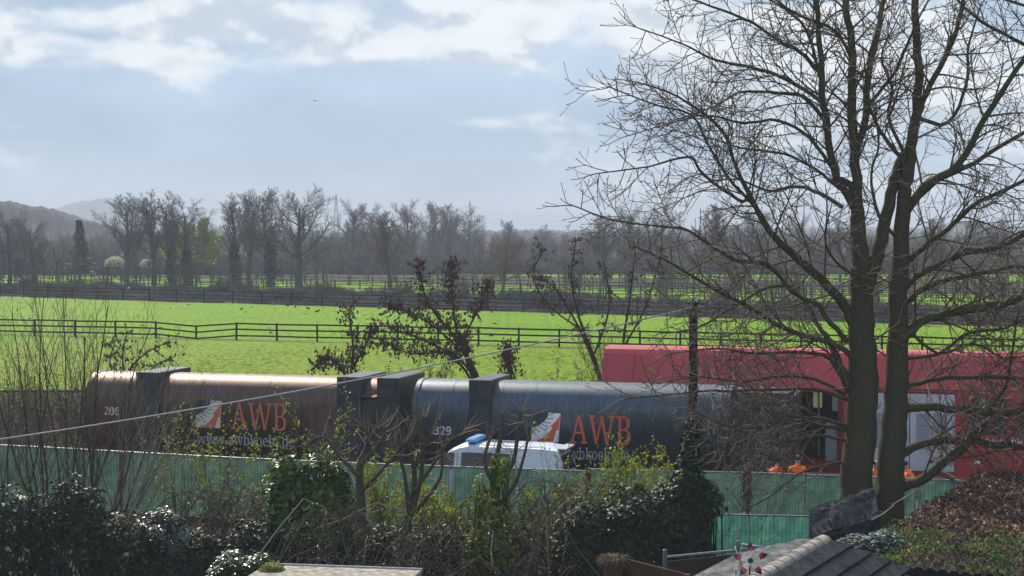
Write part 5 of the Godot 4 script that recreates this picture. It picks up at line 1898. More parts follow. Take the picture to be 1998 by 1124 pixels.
func near_roofs() -> void:
	rng.seed = 606
	# pale flat roof at the bottom
	var c := at(640, 1118, 31.0)
	var t := thing("flat_roof_shed", "pale flat roof with a dark edge strip at the bottom edge", "shed", Vector3(at(520, 1104, 31.5).x, 0, -31.5), -0.17)
	var y := at(540, 1103, 31.5).y
	var s := Shape.new()
	s.bevel(Vector3(1.45, y - 0.06, 1.2), Vector3(3.0, 0.10, 2.6), 0.01); obj("roof", s, M.pale_roof, t)
	s = Shape.new(); s.bevel(Vector3(1.45, y - 0.03, -0.12), Vector3(3.04, 0.10, 0.05), 0.01); obj("edge_strip", s, M.light_steel, t)
	s = Shape.new(); s.box(Vector3(1.45, (y + SITE) / 2 - 0.05, 1.2), Vector3(2.8, y - SITE - 0.12, 2.3)); obj("wall", s, M.old_wood, t)
	ivy_mass("moss_cushion", "mossy yellow-green plant tuft at the pale roof's left corner", "plant", Vector3(at(530, 1110, 31.0).x, y - 0.22, -31.1), [[Vector3(0, 0.12, 0), Vector3(0.26, 0.20, 0.22)]], 900, 0.045, Color(0.10, 0.12, 0.02), Color(0.25, 0.25, 0.06), M.moss, 0.5)
	# timber wall with a post topped by dry grass
	var pp := at(1198, 1092, 37.0)
	t = thing("timber_post", "stout brown timber post topped with dry grass by the ivy bank", "post", Vector3(pp.x, SITE, pp.z))
	s = Shape.new(); s.bevel(Vector3(0, (pp.y - SITE) / 2, 0), Vector3(0.40, pp.y - SITE, 0.34), 0.04); obj("post", s, M.wood, t)
	s = Shape.new()
	for k in 130:
		s.col = Color(0.17, 0.13, 0.085) * R(0.5, 1.5)
		var p := Vector3(R(-0.22, 0.22), pp.y - SITE + R(-0.02, 0.06), R(-0.18, 0.2))
		var o := Vector3(p.x * 4.0 + R(-0.4, 0.4), 0, p.z * 4.0 + R(-0.3, 0.3)).normalized()
		s.tube(PackedVector3Array([p, p + o * 0.10 + Vector3(0, 0.06, 0), p + o * R(0.12, 0.26) - Vector3(0, R(0.0, 0.18), 0)]), PackedFloat32Array([0.006, 0.005, 0.003]), 3)
	tag(obj("dry_grass", s, M.twig), "tuft of dry straw on top of the stout timber post", "dry grass").position = Vector3(pp.x, SITE, pp.z)
	var a := at(1222, 1094, 37.0)
	var b := at(1342, 1110, 35.8)
	t = thing("plank_wall", "dark brown plank wall right of the stout timber post", "wall", Vector3(a.x, SITE, a.z), -atan2(b.z - a.z, b.x - a.x))
	var l := Vector2(b.x - a.x, b.z - a.z).length()
	for k in 7:
		s = Shape.new(); s.bevel(Vector3(l / 2, a.y - SITE - 0.17 - k * 0.34, 0), Vector3(l, 0.33, 0.06), 0.01, Basis(Vector3.BACK, -0.06)); obj("plank", s, M.wood, t)
	s = Shape.new(); s.bevel(Vector3(l + 0.02, a.y - SITE - 1.25, 0.03), Vector3(0.14, 2.4, 0.14), 0.015); obj("end_post", s, M.wood, t)
	# old board with a pale metal rail
	a = at(1298, 1088, 39.0); b = at(1440, 1074, 39.6)
	t = thing("low_barrier", "old grey-green board barrier below a pale metal rail, right of the pole", "barrier", Vector3(a.x, SITE, a.z), -atan2(b.z - a.z, b.x - a.x))
	l = Vector2(b.x - a.x, b.z - a.z).length() + 0.9
	for k in 4:
		s = Shape.new(); s.bevel(Vector3(l / 2, a.y - SITE - 0.20 - k * 0.32, 0), Vector3(l, 0.31, 0.05), 0.01, Basis(Vector3.BACK, 0.03)); obj("board", s, M.old_wood, t)
	s = Shape.new(); s.tube(PackedVector3Array([Vector3(0, a.y - SITE + 0.02, 0.06), Vector3(l, b.y - SITE + 0.04, 0.06)]), PackedFloat32Array([0.035, 0.035]), 8, true); obj("rail", s, M.light_steel, t)
	s = Shape.new(); s.bevel(Vector3(-0.03, (a.y - SITE) / 2 + 0.1, 0.05), Vector3(0.09, a.y - SITE + 0.2, 0.09), 0.012); obj("end_post", s, M.steel, t)
	a = at(1440, 1062, 38.6); b = at(1535, 1074, 38.0)
	t = thing("metal_handrail", "short grey metal rail behind the wind spinner", "rail", Vector3.ZERO)
	s = Shape.new(); s.tube(PackedVector3Array([a, b]), PackedFloat32Array([0.035, 0.035]), 8, true); obj("rail", s, M.light_steel, t)
	for p in [a, b]:
		s = Shape.new(); s.bevel(Vector3(p.x, (p.y + SITE) / 2 + 0.03, p.z), Vector3(0.08, p.y - SITE + 0.1, 0.08), 0.01); obj("post", s, M.steel, t)
	tiled_hut()
	felt_roof()
	corrugated_shed()
	spinner()

func tiled_hut() -> void:
	var r0 := at(1608, 1052, 33.0)
	var r1 := r0 + Vector3(-2.55, 0, 5.1)
	var t := thing("tiled_hut", "hut with a rounded mossy ridge and dark ribbed tiles, bottom right", "hut", r0, 0.0)
	var e := (r1 - r0).normalized()
	var len := (r1 - r0).length()
	var out := Vector3(-e.z, 0, e.x)      # to the right
	if out.x < 0: out = -out
	var pitch := tan(deg_to_rad(17.0))
	# half-round ridge tiles
	for k in 12:
		var s := Shape.new()
		var a := e * (k * len / 12.0)
		var b := e * ((k + 1) * len / 12.0 + 0.05)
		var g: Array = []
		for j in 9:
			for q in 2:
				var an := PI * j / 8.0
				var rr := (0.155 if q == 0 else 0.175) + R(-0.004, 0.004)
				g.append((a if q == 0 else b) + out * cos(an) * rr + Vector3(0, sin(an) * rr * 0.85 - 0.045, 0))
		s.sheet(g, 2, Vector3.UP)
		for q in 2:
			var ctr: Vector3 = (a if q == 0 else b) - Vector3(0, 0.045, 0)
			for j in 8:
				s.tri(ctr, g[j * 2 + q], g[j * 2 + 2 + q], e if q == 1 else -e)
		obj("ridge_tile", s, M.pale_roof, t)
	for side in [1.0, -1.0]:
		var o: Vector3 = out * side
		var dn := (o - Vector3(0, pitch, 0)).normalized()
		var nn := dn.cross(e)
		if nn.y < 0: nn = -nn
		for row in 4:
			for k in 13:
				var s := Shape.new()
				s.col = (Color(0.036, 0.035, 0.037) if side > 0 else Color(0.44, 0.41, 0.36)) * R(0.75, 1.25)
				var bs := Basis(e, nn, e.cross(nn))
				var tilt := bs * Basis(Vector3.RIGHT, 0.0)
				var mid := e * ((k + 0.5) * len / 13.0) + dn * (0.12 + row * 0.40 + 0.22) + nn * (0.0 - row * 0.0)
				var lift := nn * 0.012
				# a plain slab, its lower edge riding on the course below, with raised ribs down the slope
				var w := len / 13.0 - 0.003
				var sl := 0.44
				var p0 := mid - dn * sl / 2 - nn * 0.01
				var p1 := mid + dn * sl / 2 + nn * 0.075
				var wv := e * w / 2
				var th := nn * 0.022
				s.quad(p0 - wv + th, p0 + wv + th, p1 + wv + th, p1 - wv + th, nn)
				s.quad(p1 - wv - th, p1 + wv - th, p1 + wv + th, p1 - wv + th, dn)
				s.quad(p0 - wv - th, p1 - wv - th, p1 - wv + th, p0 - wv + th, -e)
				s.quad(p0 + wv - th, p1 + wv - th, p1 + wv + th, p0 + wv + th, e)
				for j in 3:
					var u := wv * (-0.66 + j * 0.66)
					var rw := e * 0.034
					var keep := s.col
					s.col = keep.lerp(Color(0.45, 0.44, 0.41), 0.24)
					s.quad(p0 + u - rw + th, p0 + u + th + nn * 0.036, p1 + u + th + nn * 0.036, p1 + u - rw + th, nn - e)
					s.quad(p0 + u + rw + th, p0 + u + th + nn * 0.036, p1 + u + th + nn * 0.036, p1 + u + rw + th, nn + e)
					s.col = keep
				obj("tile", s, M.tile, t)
	var w := Shape.new()
	for side in [1.0, -1.0]:
		var o: Vector3 = out * side
		var f := o * 1.7 + Vector3(0, -1.7 * pitch - 0.06, 0)
		w.quad(Vector3(0, -0.07, 0), e * len - Vector3(0, 0.07, 0), e * len + f, f, Vector3.UP)
		w.quad(f, f + e * len, f + e * len - Vector3(0, 0.15, 0), f - Vector3(0, 0.15, 0), o)
	obj("roof_deck", w, M.old_wood, t)
	w = Shape.new()
	w.box(e * len / 2 - Vector3(0, 0.6 + (r0.y - SITE) / 2, 0) + Vector3(0, -0.05, 0), Vector3(2.9, r0.y - SITE - 1.2, len - 0.3), Basis(out, Vector3.UP, -out.cross(Vector3.UP) * -1.0))
	obj("wall", w, M.old_wood, t)

func felt_roof() -> void:
	# a small lean-to wrapped in black roofing felt, humped up to the right
	var d := 37.0
	var o := at(1640, 1040, d)
	var t := thing("felt_roof_shed", "small shed under a humped black felt roof at the trunk's foot", "shed", Vector3(o.x, SITE, o.z))
	var s := Shape.new()
	var g: Array = []
	var cols := 24
	for r in 14:
		for k in cols:
			var u := float(k) / (cols - 1)
			var v := r / 13.0
			var top := at(lerpf(1578, 1704, u), lerpf(1001, 951, pow(u, 0.85)), d + 0.9)
			var bot := at(lerpf(1580, 1716, u), lerpf(1046, 1012, u), d - 0.6)
			var p := top.lerp(bot, v)
			p.y += sin(v * PI) * 0.14 + sin(u * 9.0 + v * 5.0) * 0.03 + sin(v * 17.0 + u * 4.0) * 0.035
			g.append(p - Vector3(o.x, SITE, o.z))
	s.sheet(g, cols, Vector3(0, 1, 1))
	obj("roof_felt", s, M.felt, t)
	s = Shape.new()
	var low: Vector3 = g[13 * cols]
	var lowr: Vector3 = g[13 * cols + cols - 1]
	s.quad(low, lowr, Vector3(lowr.x, 0, lowr.z), Vector3(low.x, 0, low.z), Vector3(0, 0, 1))
	var tl: Vector3 = g[0]
	var trr: Vector3 = g[cols - 1]
	for r in 13:
		var a: Vector3 = g[r * cols]
		var b: Vector3 = g[(r + 1) * cols]
		s.quad(a, b, Vector3(b.x, 0, b.z), Vector3(a.x, 0, a.z), Vector3(-1, 0, 0))
		a = g[r * cols + cols - 1]; b = g[(r + 1) * cols + cols - 1]
		s.quad(a, b, Vector3(b.x, 0, b.z), Vector3(a.x, 0, a.z), Vector3(1, 0, 0))
	s.quad(tl, trr, Vector3(trr.x, 0, trr.z), Vector3(tl.x, 0, tl.z), Vector3(0, 0, -1))
	obj("wall", s, M.felt, t)
	s = Shape.new()
	s.bevel(Vector3(lowr.x + 0.05, lowr.y - 0.35, lowr.z + 0.03), Vector3(0.12, 0.9, 0.08), 0.015)
	obj("corner_board", s, M.old_wood, t)

func corrugated_shed() -> void:
	var f0 := at(1655, 1092, 33.6)      # front left eave
	var back := at(1876, 918, 40.2)
	var yaw := -atan2(back.x - f0.x, f0.z - back.z)
	var t := thing("corrugated_shed", "shed under a litter-covered corrugated roof, lower right corner", "shed", Vector3(f0.x, SITE, f0.z), yaw)
	var loc := Transform3D(Basis(Vector3.UP, yaw), Vector3(f0.x, SITE, f0.z)).affine_inverse()
	var q := loc * back
	var y0 := f0.y - SITE
	var y1 := q.y
	var dep := -q.z
	var wid := 7.4
	var rows := 3
	var rise := (y1 - y0) / dep
	for r in rows:
		for k in 8:
			var s := Shape.new()
			var z0 := -dep * r / rows + (0.12 if r > 0 else 0.0)
			var z1 := -dep * (r + 1) / rows
			var x0 := wid * k / 8.0 + r * 0.22
			var g: Array = []
			for j in 2:
				for i in 25:
					var x := x0 + (wid / 8.0 + 0.03) * i / 24.0
					var z := z0 if j == 0 else z1
					var h := y0 - rise * z + 0.045 * sin((x - r * 0.22) * TAU / 0.2313) + (0.03 if j == 0 and r > 0 else 0.0) + k % 2 * 0.004
					g.append(Vector3(x, h, z))
			s.sheet(g, 25, Vector3.UP)
			var gg: Array = []
			for p in g: gg.append(p - Vector3(0, 0.014, 0))
			s.sheet(gg, 25, Vector3.DOWN)
			for i in 24:
				s.quad(g[i], g[i + 1], gg[i + 1], gg[i], Vector3(0, 0, 1))
				s.quad(g[25 + i], g[26 + i], gg[26 + i], gg[25 + i], Vector3(0, 0, -1))
			obj("roof_sheet", s, M.cement, t)
	var w := Shape.new()
	w.box(Vector3(wid / 2 + 0.3, y0 / 2 - 0.1, -0.35), Vector3(wid - 0.2, y0 - 0.14, 0.12))
	w.box(Vector3(wid / 2 + 0.5, y1 / 2 - 0.1, -dep + 0.3), Vector3(wid - 0.2, y1 - 0.14, 0.12))
	obj("wall", w, M.old_wood, t)
	w = Shape.new(); w.box(Vector3(wid / 2 + 0.3, y0 - 0.12, -0.22), Vector3(wid, 0.14, 0.05)); obj("fascia", w, M.dark_grey, t)
	# what lies on it
	var nz := FastNoiseLite.new()
	nz.seed = 77
	nz.frequency = 0.8
	var lf := Shape.new()
	var ms := Shape.new()
	var xf := Transform3D(Basis(Vector3.UP, yaw), Vector3(f0.x, SITE, f0.z))
	for k in 34000:
		var u := R()
		var v := R()
		var x := u * wid + v * 0.5
		var z := -v * dep
		var n := nz.get_noise_2d(x, z)
		var cover := 1.0 if v > 0.3 else 0.5
		if n < -0.28 and R() < 0.5 or R() > cover: continue
		var p := Vector3(x, y0 - rise * z + 0.035 + 0.035 * sin(x * TAU / 0.2313) + R(0, 0.05), z)
		lf.col = Color(0.17, 0.085, 0.058).lerp(Color(0.34, 0.205, 0.145), R()) * R(0.4, 1.25)
		var o := (Vector3.UP + ball_dir() * 0.75).normalized()
		lf.leaf(xf * p, ball_dir(), o, R(0.05, 0.11), R(0.035, 0.075), 0.4)
	for k in 14000:
		var u := R()
		var v := pow(R(), 1.2) * 0.36
		var x := u * wid
		var z := -v * dep
		var n := nz.get_noise_2d(x * 0.9 + 40.0, z * 1.3)
		if n < -0.22 + absf(v - 0.20) * 1.6: continue
		var p := Vector3(x, y0 - rise * z + 0.05 + 0.03 * sin(x * TAU / 0.2313) + R(0, 0.05), z)
		ms.col = Color(0.11, 0.20, 0.04).lerp(Color(0.28, 0.40, 0.10), R()) * R(0.7, 1.2)
		if n > 0.35: ms.col = Color(0.34, 0.35, 0.07) * R(0.7, 1.2)
		ms.leaf(xf * p, (ball_dir() + Vector3.UP * 0.4).normalized(), ball_dir(), R(0.035, 0.08), R(0.025, 0.05))
	tag(stuff(obj("fallen_leaves", lf, M.dry_leaf)), "carpet of brown fallen leaves lying on the corrugated roof", "leaf litter")
	tag(stuff(obj("moss", ms, M.moss)), "green moss growing along the lower corrugated roof", "moss")
	for a in [[1912, 945, 38.9, 0.34, 130, Color(0.06, 0.09, 0.02), "small green weed near the top of the corrugated roof"], [1965, 1002, 36.6, 0.42, 170, Color(0.12, 0.17, 0.025), "bright green sprig halfway down the corrugated roof"]]:
		var p := at(a[0], a[1] + 14, a[2])
		var s := Shape.new()
		for k in a[4]:
			s.col = a[5] * R(0.7, 1.6)
			var d := ball_dir()
			d.y = absf(d.y)
			s.leaf(d * a[3] * Vector3(0.6, 0.8, 0.5) * R(0.2, 1.0), d, ball_dir(), 0.09, 0.06)
		s.col = Color(0.07, 0.055, 0.04)
		for k in 5:
			var d := ball_dir(); d.y = absf(d.y) + 0.6
			s.tube(PackedVector3Array([Vector3.ZERO, d * a[3] * 0.5, d * a[3] * 0.9]), PackedFloat32Array([0.01, 0.008, 0.004]), 3)
		var o := obj("roof_weed", s, M.leaf)
		o.position = p
		tag(o, a[6], "weed", "weeds on the corrugated roof")
	# fallen sticks
	for a in [[[1700, 1015, 1745, 985, 36.0], "pale crooked stick by the corrugated roof's left edge"], [[1740, 985, 1790, 955, 38.0], "pale stick on the corrugated roof below the big limb"], [[1965, 1000, 1978, 1040, 35.8], "pale upright twig right of the bright green sprig"], [[1838, 920, 1868, 935, 39.4], "short pale twig near the corrugated roof's ridge"]]:
		var v: Array = a[0]
		var p := at(v[0], v[1], v[4])
		var e := at(v[2], v[3], v[4] + (0.4 if v[1] > v[3] else -0.4))
		var s := Shape.new()
		s.col = Color(0.36, 0.31, 0.25)
		s.tube(PackedVector3Array([p, p.lerp(e, 0.5) + ball_dir() * 0.03, e]), PackedFloat32Array([0.018, 0.016, 0.009]), 5, true)
		tag(obj("fallen_stick", s, M.twig), a[1], "stick", "fallen sticks on the corrugated roof")
	ivy_mass("painted_glint_ivy", "patch of ivy with shining leaves beside the black felt roof", "ivy", at(1690, 1062, 34.2) - Vector3(0, 0.35, 0), [[Vector3(-0.15, 0.30, 0), Vector3(0.5, 0.26, 0.4)], [Vector3(0.28, 0.38, 0.1), Vector3(0.42, 0.25, 0.35)]], 1700, 0.085, Color(0.035, 0.06, 0.03), Color(0.48, 0.52, 0.44), M.shine_leaf, 2.4)  # the glints are put into the pale leaf colour

func spinner() -> void:
	var c := at(1464, 1093, 29.0)
	var t := thing("wind_spinner", "garden wind spinner with red, white and blue blades before the tiled hut", "wind spinner", Vector3(c.x, SITE, c.z))
	var h := c.y - SITE
	var s := Shape.new(); s.rod(Vector3(0, 0, -0.08), Vector3(0, h, -0.08), 0.015, 8); obj("post", s, M.old_wood, t)
	s = Shape.new(); s.rod(Vector3(0, h, -0.1), Vector3(0, h, 0.05), 0.045, 12); obj("hub", s, M.dark_grey, t)
	for k in 5:
		var a := deg_to_rad(92.0 + k * 72.0)
		var d := Vector3(cos(a), sin(a), 0)
		var sd := Vector3(-sin(a), cos(a), 0)
		var bl := Node3D.new()
		bl.name = "blade"
		t.add_child(bl, true)
		var bands := [[0.05, 0.03, 0.165, 0.052, Color(0.60, 0.60, 0.58)], [0.165, 0.052, 0.225, 0.058, Color(0.50, 0.04, 0.03)], [0.225, 0.058, 0.31, 0.012, Color(0.02, 0.028, 0.08)]]
		for j in 3:
			var b: Array = bands[j]
			s = Shape.new()
			s.col = b[4]
			var z0 := Vector3(0, 0, 0.018)
			var o := Vector3(0, h, 0.02)
			var p := [o + d * b[0] - sd * b[1] - z0 * b[1] * 18.0, o + d * b[0] + sd * b[1] + z0 * b[1] * 18.0, o + d * b[2] + sd * b[3] + z0 * b[3] * 18.0, o + d * b[2] - sd * b[3] - z0 * b[3] * 18.0]
			s.quad(p[0], p[1], p[2], p[3], Vector3(0, 0, 1))
			var bk := Vector3(0, 0, -0.008)
			s.quad(p[0] + bk, p[1] + bk, p[2] + bk, p[3] + bk, Vector3(0, 0, -1))
			for e in 4:
				s.quad(p[e], p[(e + 1) % 4], p[(e + 1) % 4] + bk, p[e] + bk, (p[e] + p[(e + 1) % 4]) * 0.5 - (p[0] + p[2]) * 0.5)
			obj(["white_root", "red_band", "blue_tip"][j], s, M.paint, bl)
	# a second small pale one beside it
	var c2 := at(1441, 1088, 29.6)
	var u := thing("wind_spinner", "smaller pale wind spinner left of the red, white and blue one", "wind spinner", Vector3(c2.x, SITE, c2.z), 0.9)
	h = c2.y - SITE
	s = Shape.new(); s.rod(Vector3(0, 0, -0.05), Vector3(0, h, -0.05), 0.012, 6); obj("post", s, M.old_wood, u)
	for k in 6:
		var a := k * TAU / 6.0
		s = Shape.new()
		s.col = Color(0.55, 0.52, 0.45) if k % 2 == 0 else Color(0.30, 0.22, 0.12)
		s.bevel(Vector3(cos(a) * 0.14, h + sin(a) * 0.14, 0), Vector3(0.19, 0.07, 0.01), 0.004, Basis(Vector3.BACK, a) * Basis(Vector3.RIGHT, 0.5))
		obj("blade", s, M.paint, u)


# ---------------------------------------------------------------- the big tree
func big_tree() -> void:
	rng.seed = 707
	var D := 40.5
	var b := at(1705, 900, D)
	b.y = SITE
	var t := thing("big_bare_tree", "huge bare twin-trunked tree rising out of the frame at right", "tree", b)
	var hue := Color(0.135, 0.118, 0.080)
	# columns, rows, widths in the photograph; depth drift at the end (metres, towards us +)
	var trunks := [
		[[1671, 1180, 78], [1671, 1020, 68], [1672, 940, 63], [1680, 830, 60], [1684, 740, 58], [1682, 660, 52], [1682, 600, 45], [1678, 510, 34], [1675, 430, 29], [1668, 370, 20], [1635, 345, 0]],
		[[1735, 1180, 66], [1735, 1030, 58], [1738, 950, 54], [1744, 850, 50], [1750, 740, 45], [1752, 620, 38], [1757, 500, 32], [1763, 400, 28], [1768, 350, 25], [1778, 290, 22], [1788, 220, 19], [1792, 150, 17], [1786, 57, 15], [1783, -70, 12]]]
	var limbs := [
		[[[1676, 430, 26], [1669, 319, 24], [1661, 216, 21], [1661, 85, 18], [1650, 0, 15], [1642, -90, 11]], 0.4, 1],
		[[[1674, 420, 20], [1655, 380, 19], [1632, 345, 18], [1614, 250, 17], [1606, 190, 16], [1601, 114, 14], [1592, 0, 12], [1585, -90, 9]], 0.6, 1],
		[[[1666, 320, 18], [1687, 228, 17], [1695, 131, 15], [1720, 28, 12], [1728, -80, 9]], -0.6, 1],
		[[[1688, 570, 36], [1704, 520, 34], [1720, 470, 31], [1738, 380, 27], [1752, 330, 24], [1776, 285, 20]], -0.3, 0],
		[[[1784, 240, 14], [1800, 200, 15], [1815, 165, 14], [1857, 85, 12], [1880, 0, 10], [1895, -80, 7]], 0.8, 1],
		[[[1768, 415, 20], [1800, 370, 20], [1869, 319, 17], [1925, 228, 14], [1998, 114, 11], [2060, 20, 7]], 1.2, 1],
		[[[1772, 400, 14], [1830, 352, 13], [1900, 318, 11], [1998, 258, 9], [2080, 220, 5]], -1.4, 1],
		[[[1668, 640, 24], [1647, 596, 23], [1611, 554, 21], [1558, 507, 19], [1519, 472, 16], [1483, 420, 13], [1436, 325, 9], [1410, 256, 8], [1322, 188, 5], [1242, 160, 3]], 1.8, 1],
		[[[1500, 445, 11], [1465, 393, 9], [1442, 390, 8], [1373, 342, 7], [1345, 307, 6], [1265, 325, 4], [1170, 338, 3]], 2.4, 1],
		[[[1665, 700, 14], [1633, 676, 13], [1529, 639, 11], [1469, 603, 10], [1387, 560, 8], [1334, 529, 6], [1298, 507, 5], [1235, 480, 3]], 1.4, 1],
		[[[1652, 665, 13], [1611, 618, 12], [1593, 593, 11], [1547, 571, 10], [1497, 515, 9], [1433, 507, 8], [1344, 450, 6], [1298, 443, 5], [1200, 430, 4], [1120, 402, 3]], 2.2, 1],
		[[[1662, 745, 20], [1640, 715, 18], [1622, 670, 15], [1600, 640, 10], [1580, 600, 6]], -0.8, 1],
		[[[1655, 765, 12], [1619, 700, 10], [1556, 688, 8], [1477, 690, 6], [1398, 680, 5], [1310, 690, 3]], 1.2, 1],
		[[[1660, 840, 11], [1595, 828, 9], [1536, 810, 7], [1477, 826, 6], [1422, 832, 5], [1350, 800, 3]], 2.0, 1],
		[[[1662, 835, 9], [1590, 815, 8], [1520, 830, 6], [1440, 838, 5], [1390, 850, 3]], 1.0, 1],
		[[[1655, 780, 10], [1600, 762, 8], [1556, 759, 7], [1437, 763, 6], [1385, 763, 5], [1305, 770, 4], [1220, 778, 3]], 1.8, 1],
		[[[1662, 900, 8], [1620, 905, 6], [1560, 925, 5], [1500, 970, 4], [1450, 995, 3]], 1.6, 1],
		[[[1757, 888, 20], [1813, 862, 18], [1872, 858, 17], [1940, 866, 17], [1998, 873, 15], [2080, 880, 11]], 0.8, 1],
		[[[1752, 955, 24], [1801, 933, 24], [1840, 901, 22], [1880, 873, 21], [1907, 842, 19], [1951, 814, 17], [1998, 795, 15], [2080, 770, 11]], 1.6, 1],
		[[[1757, 800, 20], [1790, 793, 20], [1832, 796, 19], [1892, 800, 18], [1950, 806, 18], [1998, 812, 16], [2080, 820, 12]], -0.6, 1],
		[[[1758, 758, 12], [1813, 743, 11], [1892, 735, 10], [1998, 739, 9], [2070, 742, 6]], 1.5, 1],
		[[[1752, 668, 26], [1785, 638, 24], [1803, 625, 22], [1867, 607, 20], [1956, 593, 18], [1998, 578, 17], [2080, 555, 12]], 0.5, 1],
		[[[1760, 570, 15], [1790, 540, 15], [1821, 521, 14], [1885, 493, 13], [1956, 480, 12], [1998, 457, 11], [2070, 420, 7]], 1.0, 1],
		[[[1756, 600, 14], [1800, 565, 13], [1855, 545, 12], [1925, 530, 10], [1998, 518, 9], [2070, 520, 6]], -1.4, 1],
		[[[1762, 520, 13], [1800, 485, 13], [1850, 445, 12], [1910, 395, 10], [1998, 354, 9], [2070, 320, 6]], 1.8, 1],
		[[[1905, 846, 10], [1930, 800, 9], [1963, 751, 8], [1975, 688, 6], [1985, 620, 4]], 1.4, 1],
		[[[1607, 150, 11], [1560, 100, 9], [1527, 85, 8], [1470, 45, 7], [1385, 11, 5], [1310, -15, 3]], 1.0, 1],
		[[[1606, 200, 10], [1533, 154, 9], [1464, 131, 8], [1396, 117, 6], [1330, 85, 4], [1260, 60, 3]], 1.8, 1],
		[[[1612, 240, 10], [1570, 190, 9], [1516, 181, 8], [1442, 181, 6], [1400, 205, 5], [1330, 230, 3]], -1.0, 1],
		[[[1645, 405, 10], [1600, 378, 9], [1555, 364, 7], [1500, 372, 6], [1440, 350, 4], [1380, 355, 3]], 1.3, 1],
		[[[1640, 370, 8], [1590, 330, 7], [1530, 300, 6], [1450, 290, 5], [1390, 270, 3]], -1.5, 1],
		[[[2060, 110, 9], [1998, 87, 9], [1930, 50, 8], [1897, 28, 7], [1840, -30, 5]], -0.5, 1],
		[[[2070, 30, 8], [1998, 10, 7], [1940, -10, 6], [1880, -60, 4]], 0.8, 1],
		[[[1690, 210, 9], [1740, 150, 8], [1770, 90, 7], [1790, 40, 5], [1830, -30, 3]], 1.0, 1],
		[[[1765, 300, 9], [1735, 230, 8], [1740, 170, 7], [1720, 110, 5], [1745, 50, 3]], 0.9, 1],
		[[[1790, 230, 10], [1850, 240, 9], [1885, 165, 8], [1890, 90, 6], [1910, 20, 4]], -0.9, 1],
		[[[1663, 120, 8], [1630, 60, 7], [1560, 30, 6], [1500, -10, 4]], 1.2, 1],
		[[[1770, 320, 11], [1722, 262, 9], [1700, 215, 7], [1690, 150, 5]], 0.4, 1],
		[[[1625, 330, 9], [1580, 270, 8], [1520, 235, 7], [1450, 240, 6], [1380, 225, 4], [1310, 240, 3], [1225, 265, 2]], 1.6, 1],
		[[[1470, 400, 8], [1420, 345, 7], [1380, 280, 6], [1350, 225, 5], [1280, 205, 4], [1190, 170, 3]], 2.0, 1],
		[[[1604, 170, 8], [1575, 60, 7], [1520, 10, 6], [1450, -30, 4]], -0.8, 1],
		[[[1560, 560, 8], [1500, 560, 7], [1430, 600, 6], [1360, 640, 5], [1290, 650, 3]], 2.2, 1],
		[[[1650, 770, 9], [1590, 740, 7], [1520, 735, 6], [1440, 745, 5], [1370, 735, 4], [1300, 745, 3]], 2.4, 1],
		[[[1655, 860, 8], [1600, 850, 7], [1540, 860, 6], [1480, 880, 5], [1430, 905, 3]], 2.0, 1],
		[[[1755, 470, 9], [1715, 420, 8], [1700, 340, 6], [1715, 280, 5], [1705, 210, 3]], 1.2, 1],
		[[[1765, 700, 9], [1830, 690, 8], [1890, 650, 7], [1960, 640, 6], [2040, 600, 4]], 1.6, 1],
		[[[1680, 640, 9], [1700, 560, 8], [1640, 520, 6], [1610, 470, 4], [1620, 410, 3]], 1.9, 1],
		[[[1770, 640, 9], [1830, 690, 7], [1900, 670, 6], [1960, 700, 4], [2010, 690, 3]], 1.9, 1]]
	for k in 2:
		var s := Shape.new()
		s.col = hue
		var pr := path_of(trunks[k], D, b, 0.0)
		s.tube(pr[0], pr[1], 14)
		obj("trunk", s, M.bark, t)
		twigs_on(pr, t, null, 0.3, 0.5, 24)
	for lm in limbs:
		var s := Shape.new()
		s.col = hue * Color(1.0, R(0.95, 1.1), R(0.9, 1.0))
		var pr := path_of(lm[0], D, b, lm[1], 0.84)
		s.tube(pr[0], pr[1], 8)
		var o := obj("limb", s, M.bark, t)
		if lm[2] > 0:
			twigs_on(pr, o, o, 0.10, 1.9, 9999)

func path_of(pp: Array, d: float, b: Vector3, dz: float, thin := 1.0) -> Array:
	var pts := PackedVector3Array()
	var rad := PackedFloat32Array()
	var n := pp.size()
	for i in n:
		var u := float(i) / (n - 1)
		var dd := d - dz * u * u
		pts.append(at(pp[i][0], pp[i][1], dd) - b)
		rad.append(maxf(pp[i][2] / 2.0 * dd / F * thin, 0.012))
	var q := smooth_path(pts, rad, 4)
	for i in range(2, q[0].size() - 1):
		q[0][i] += ball_dir() * minf(q[1][i] * 0.35, 0.03)
	return q

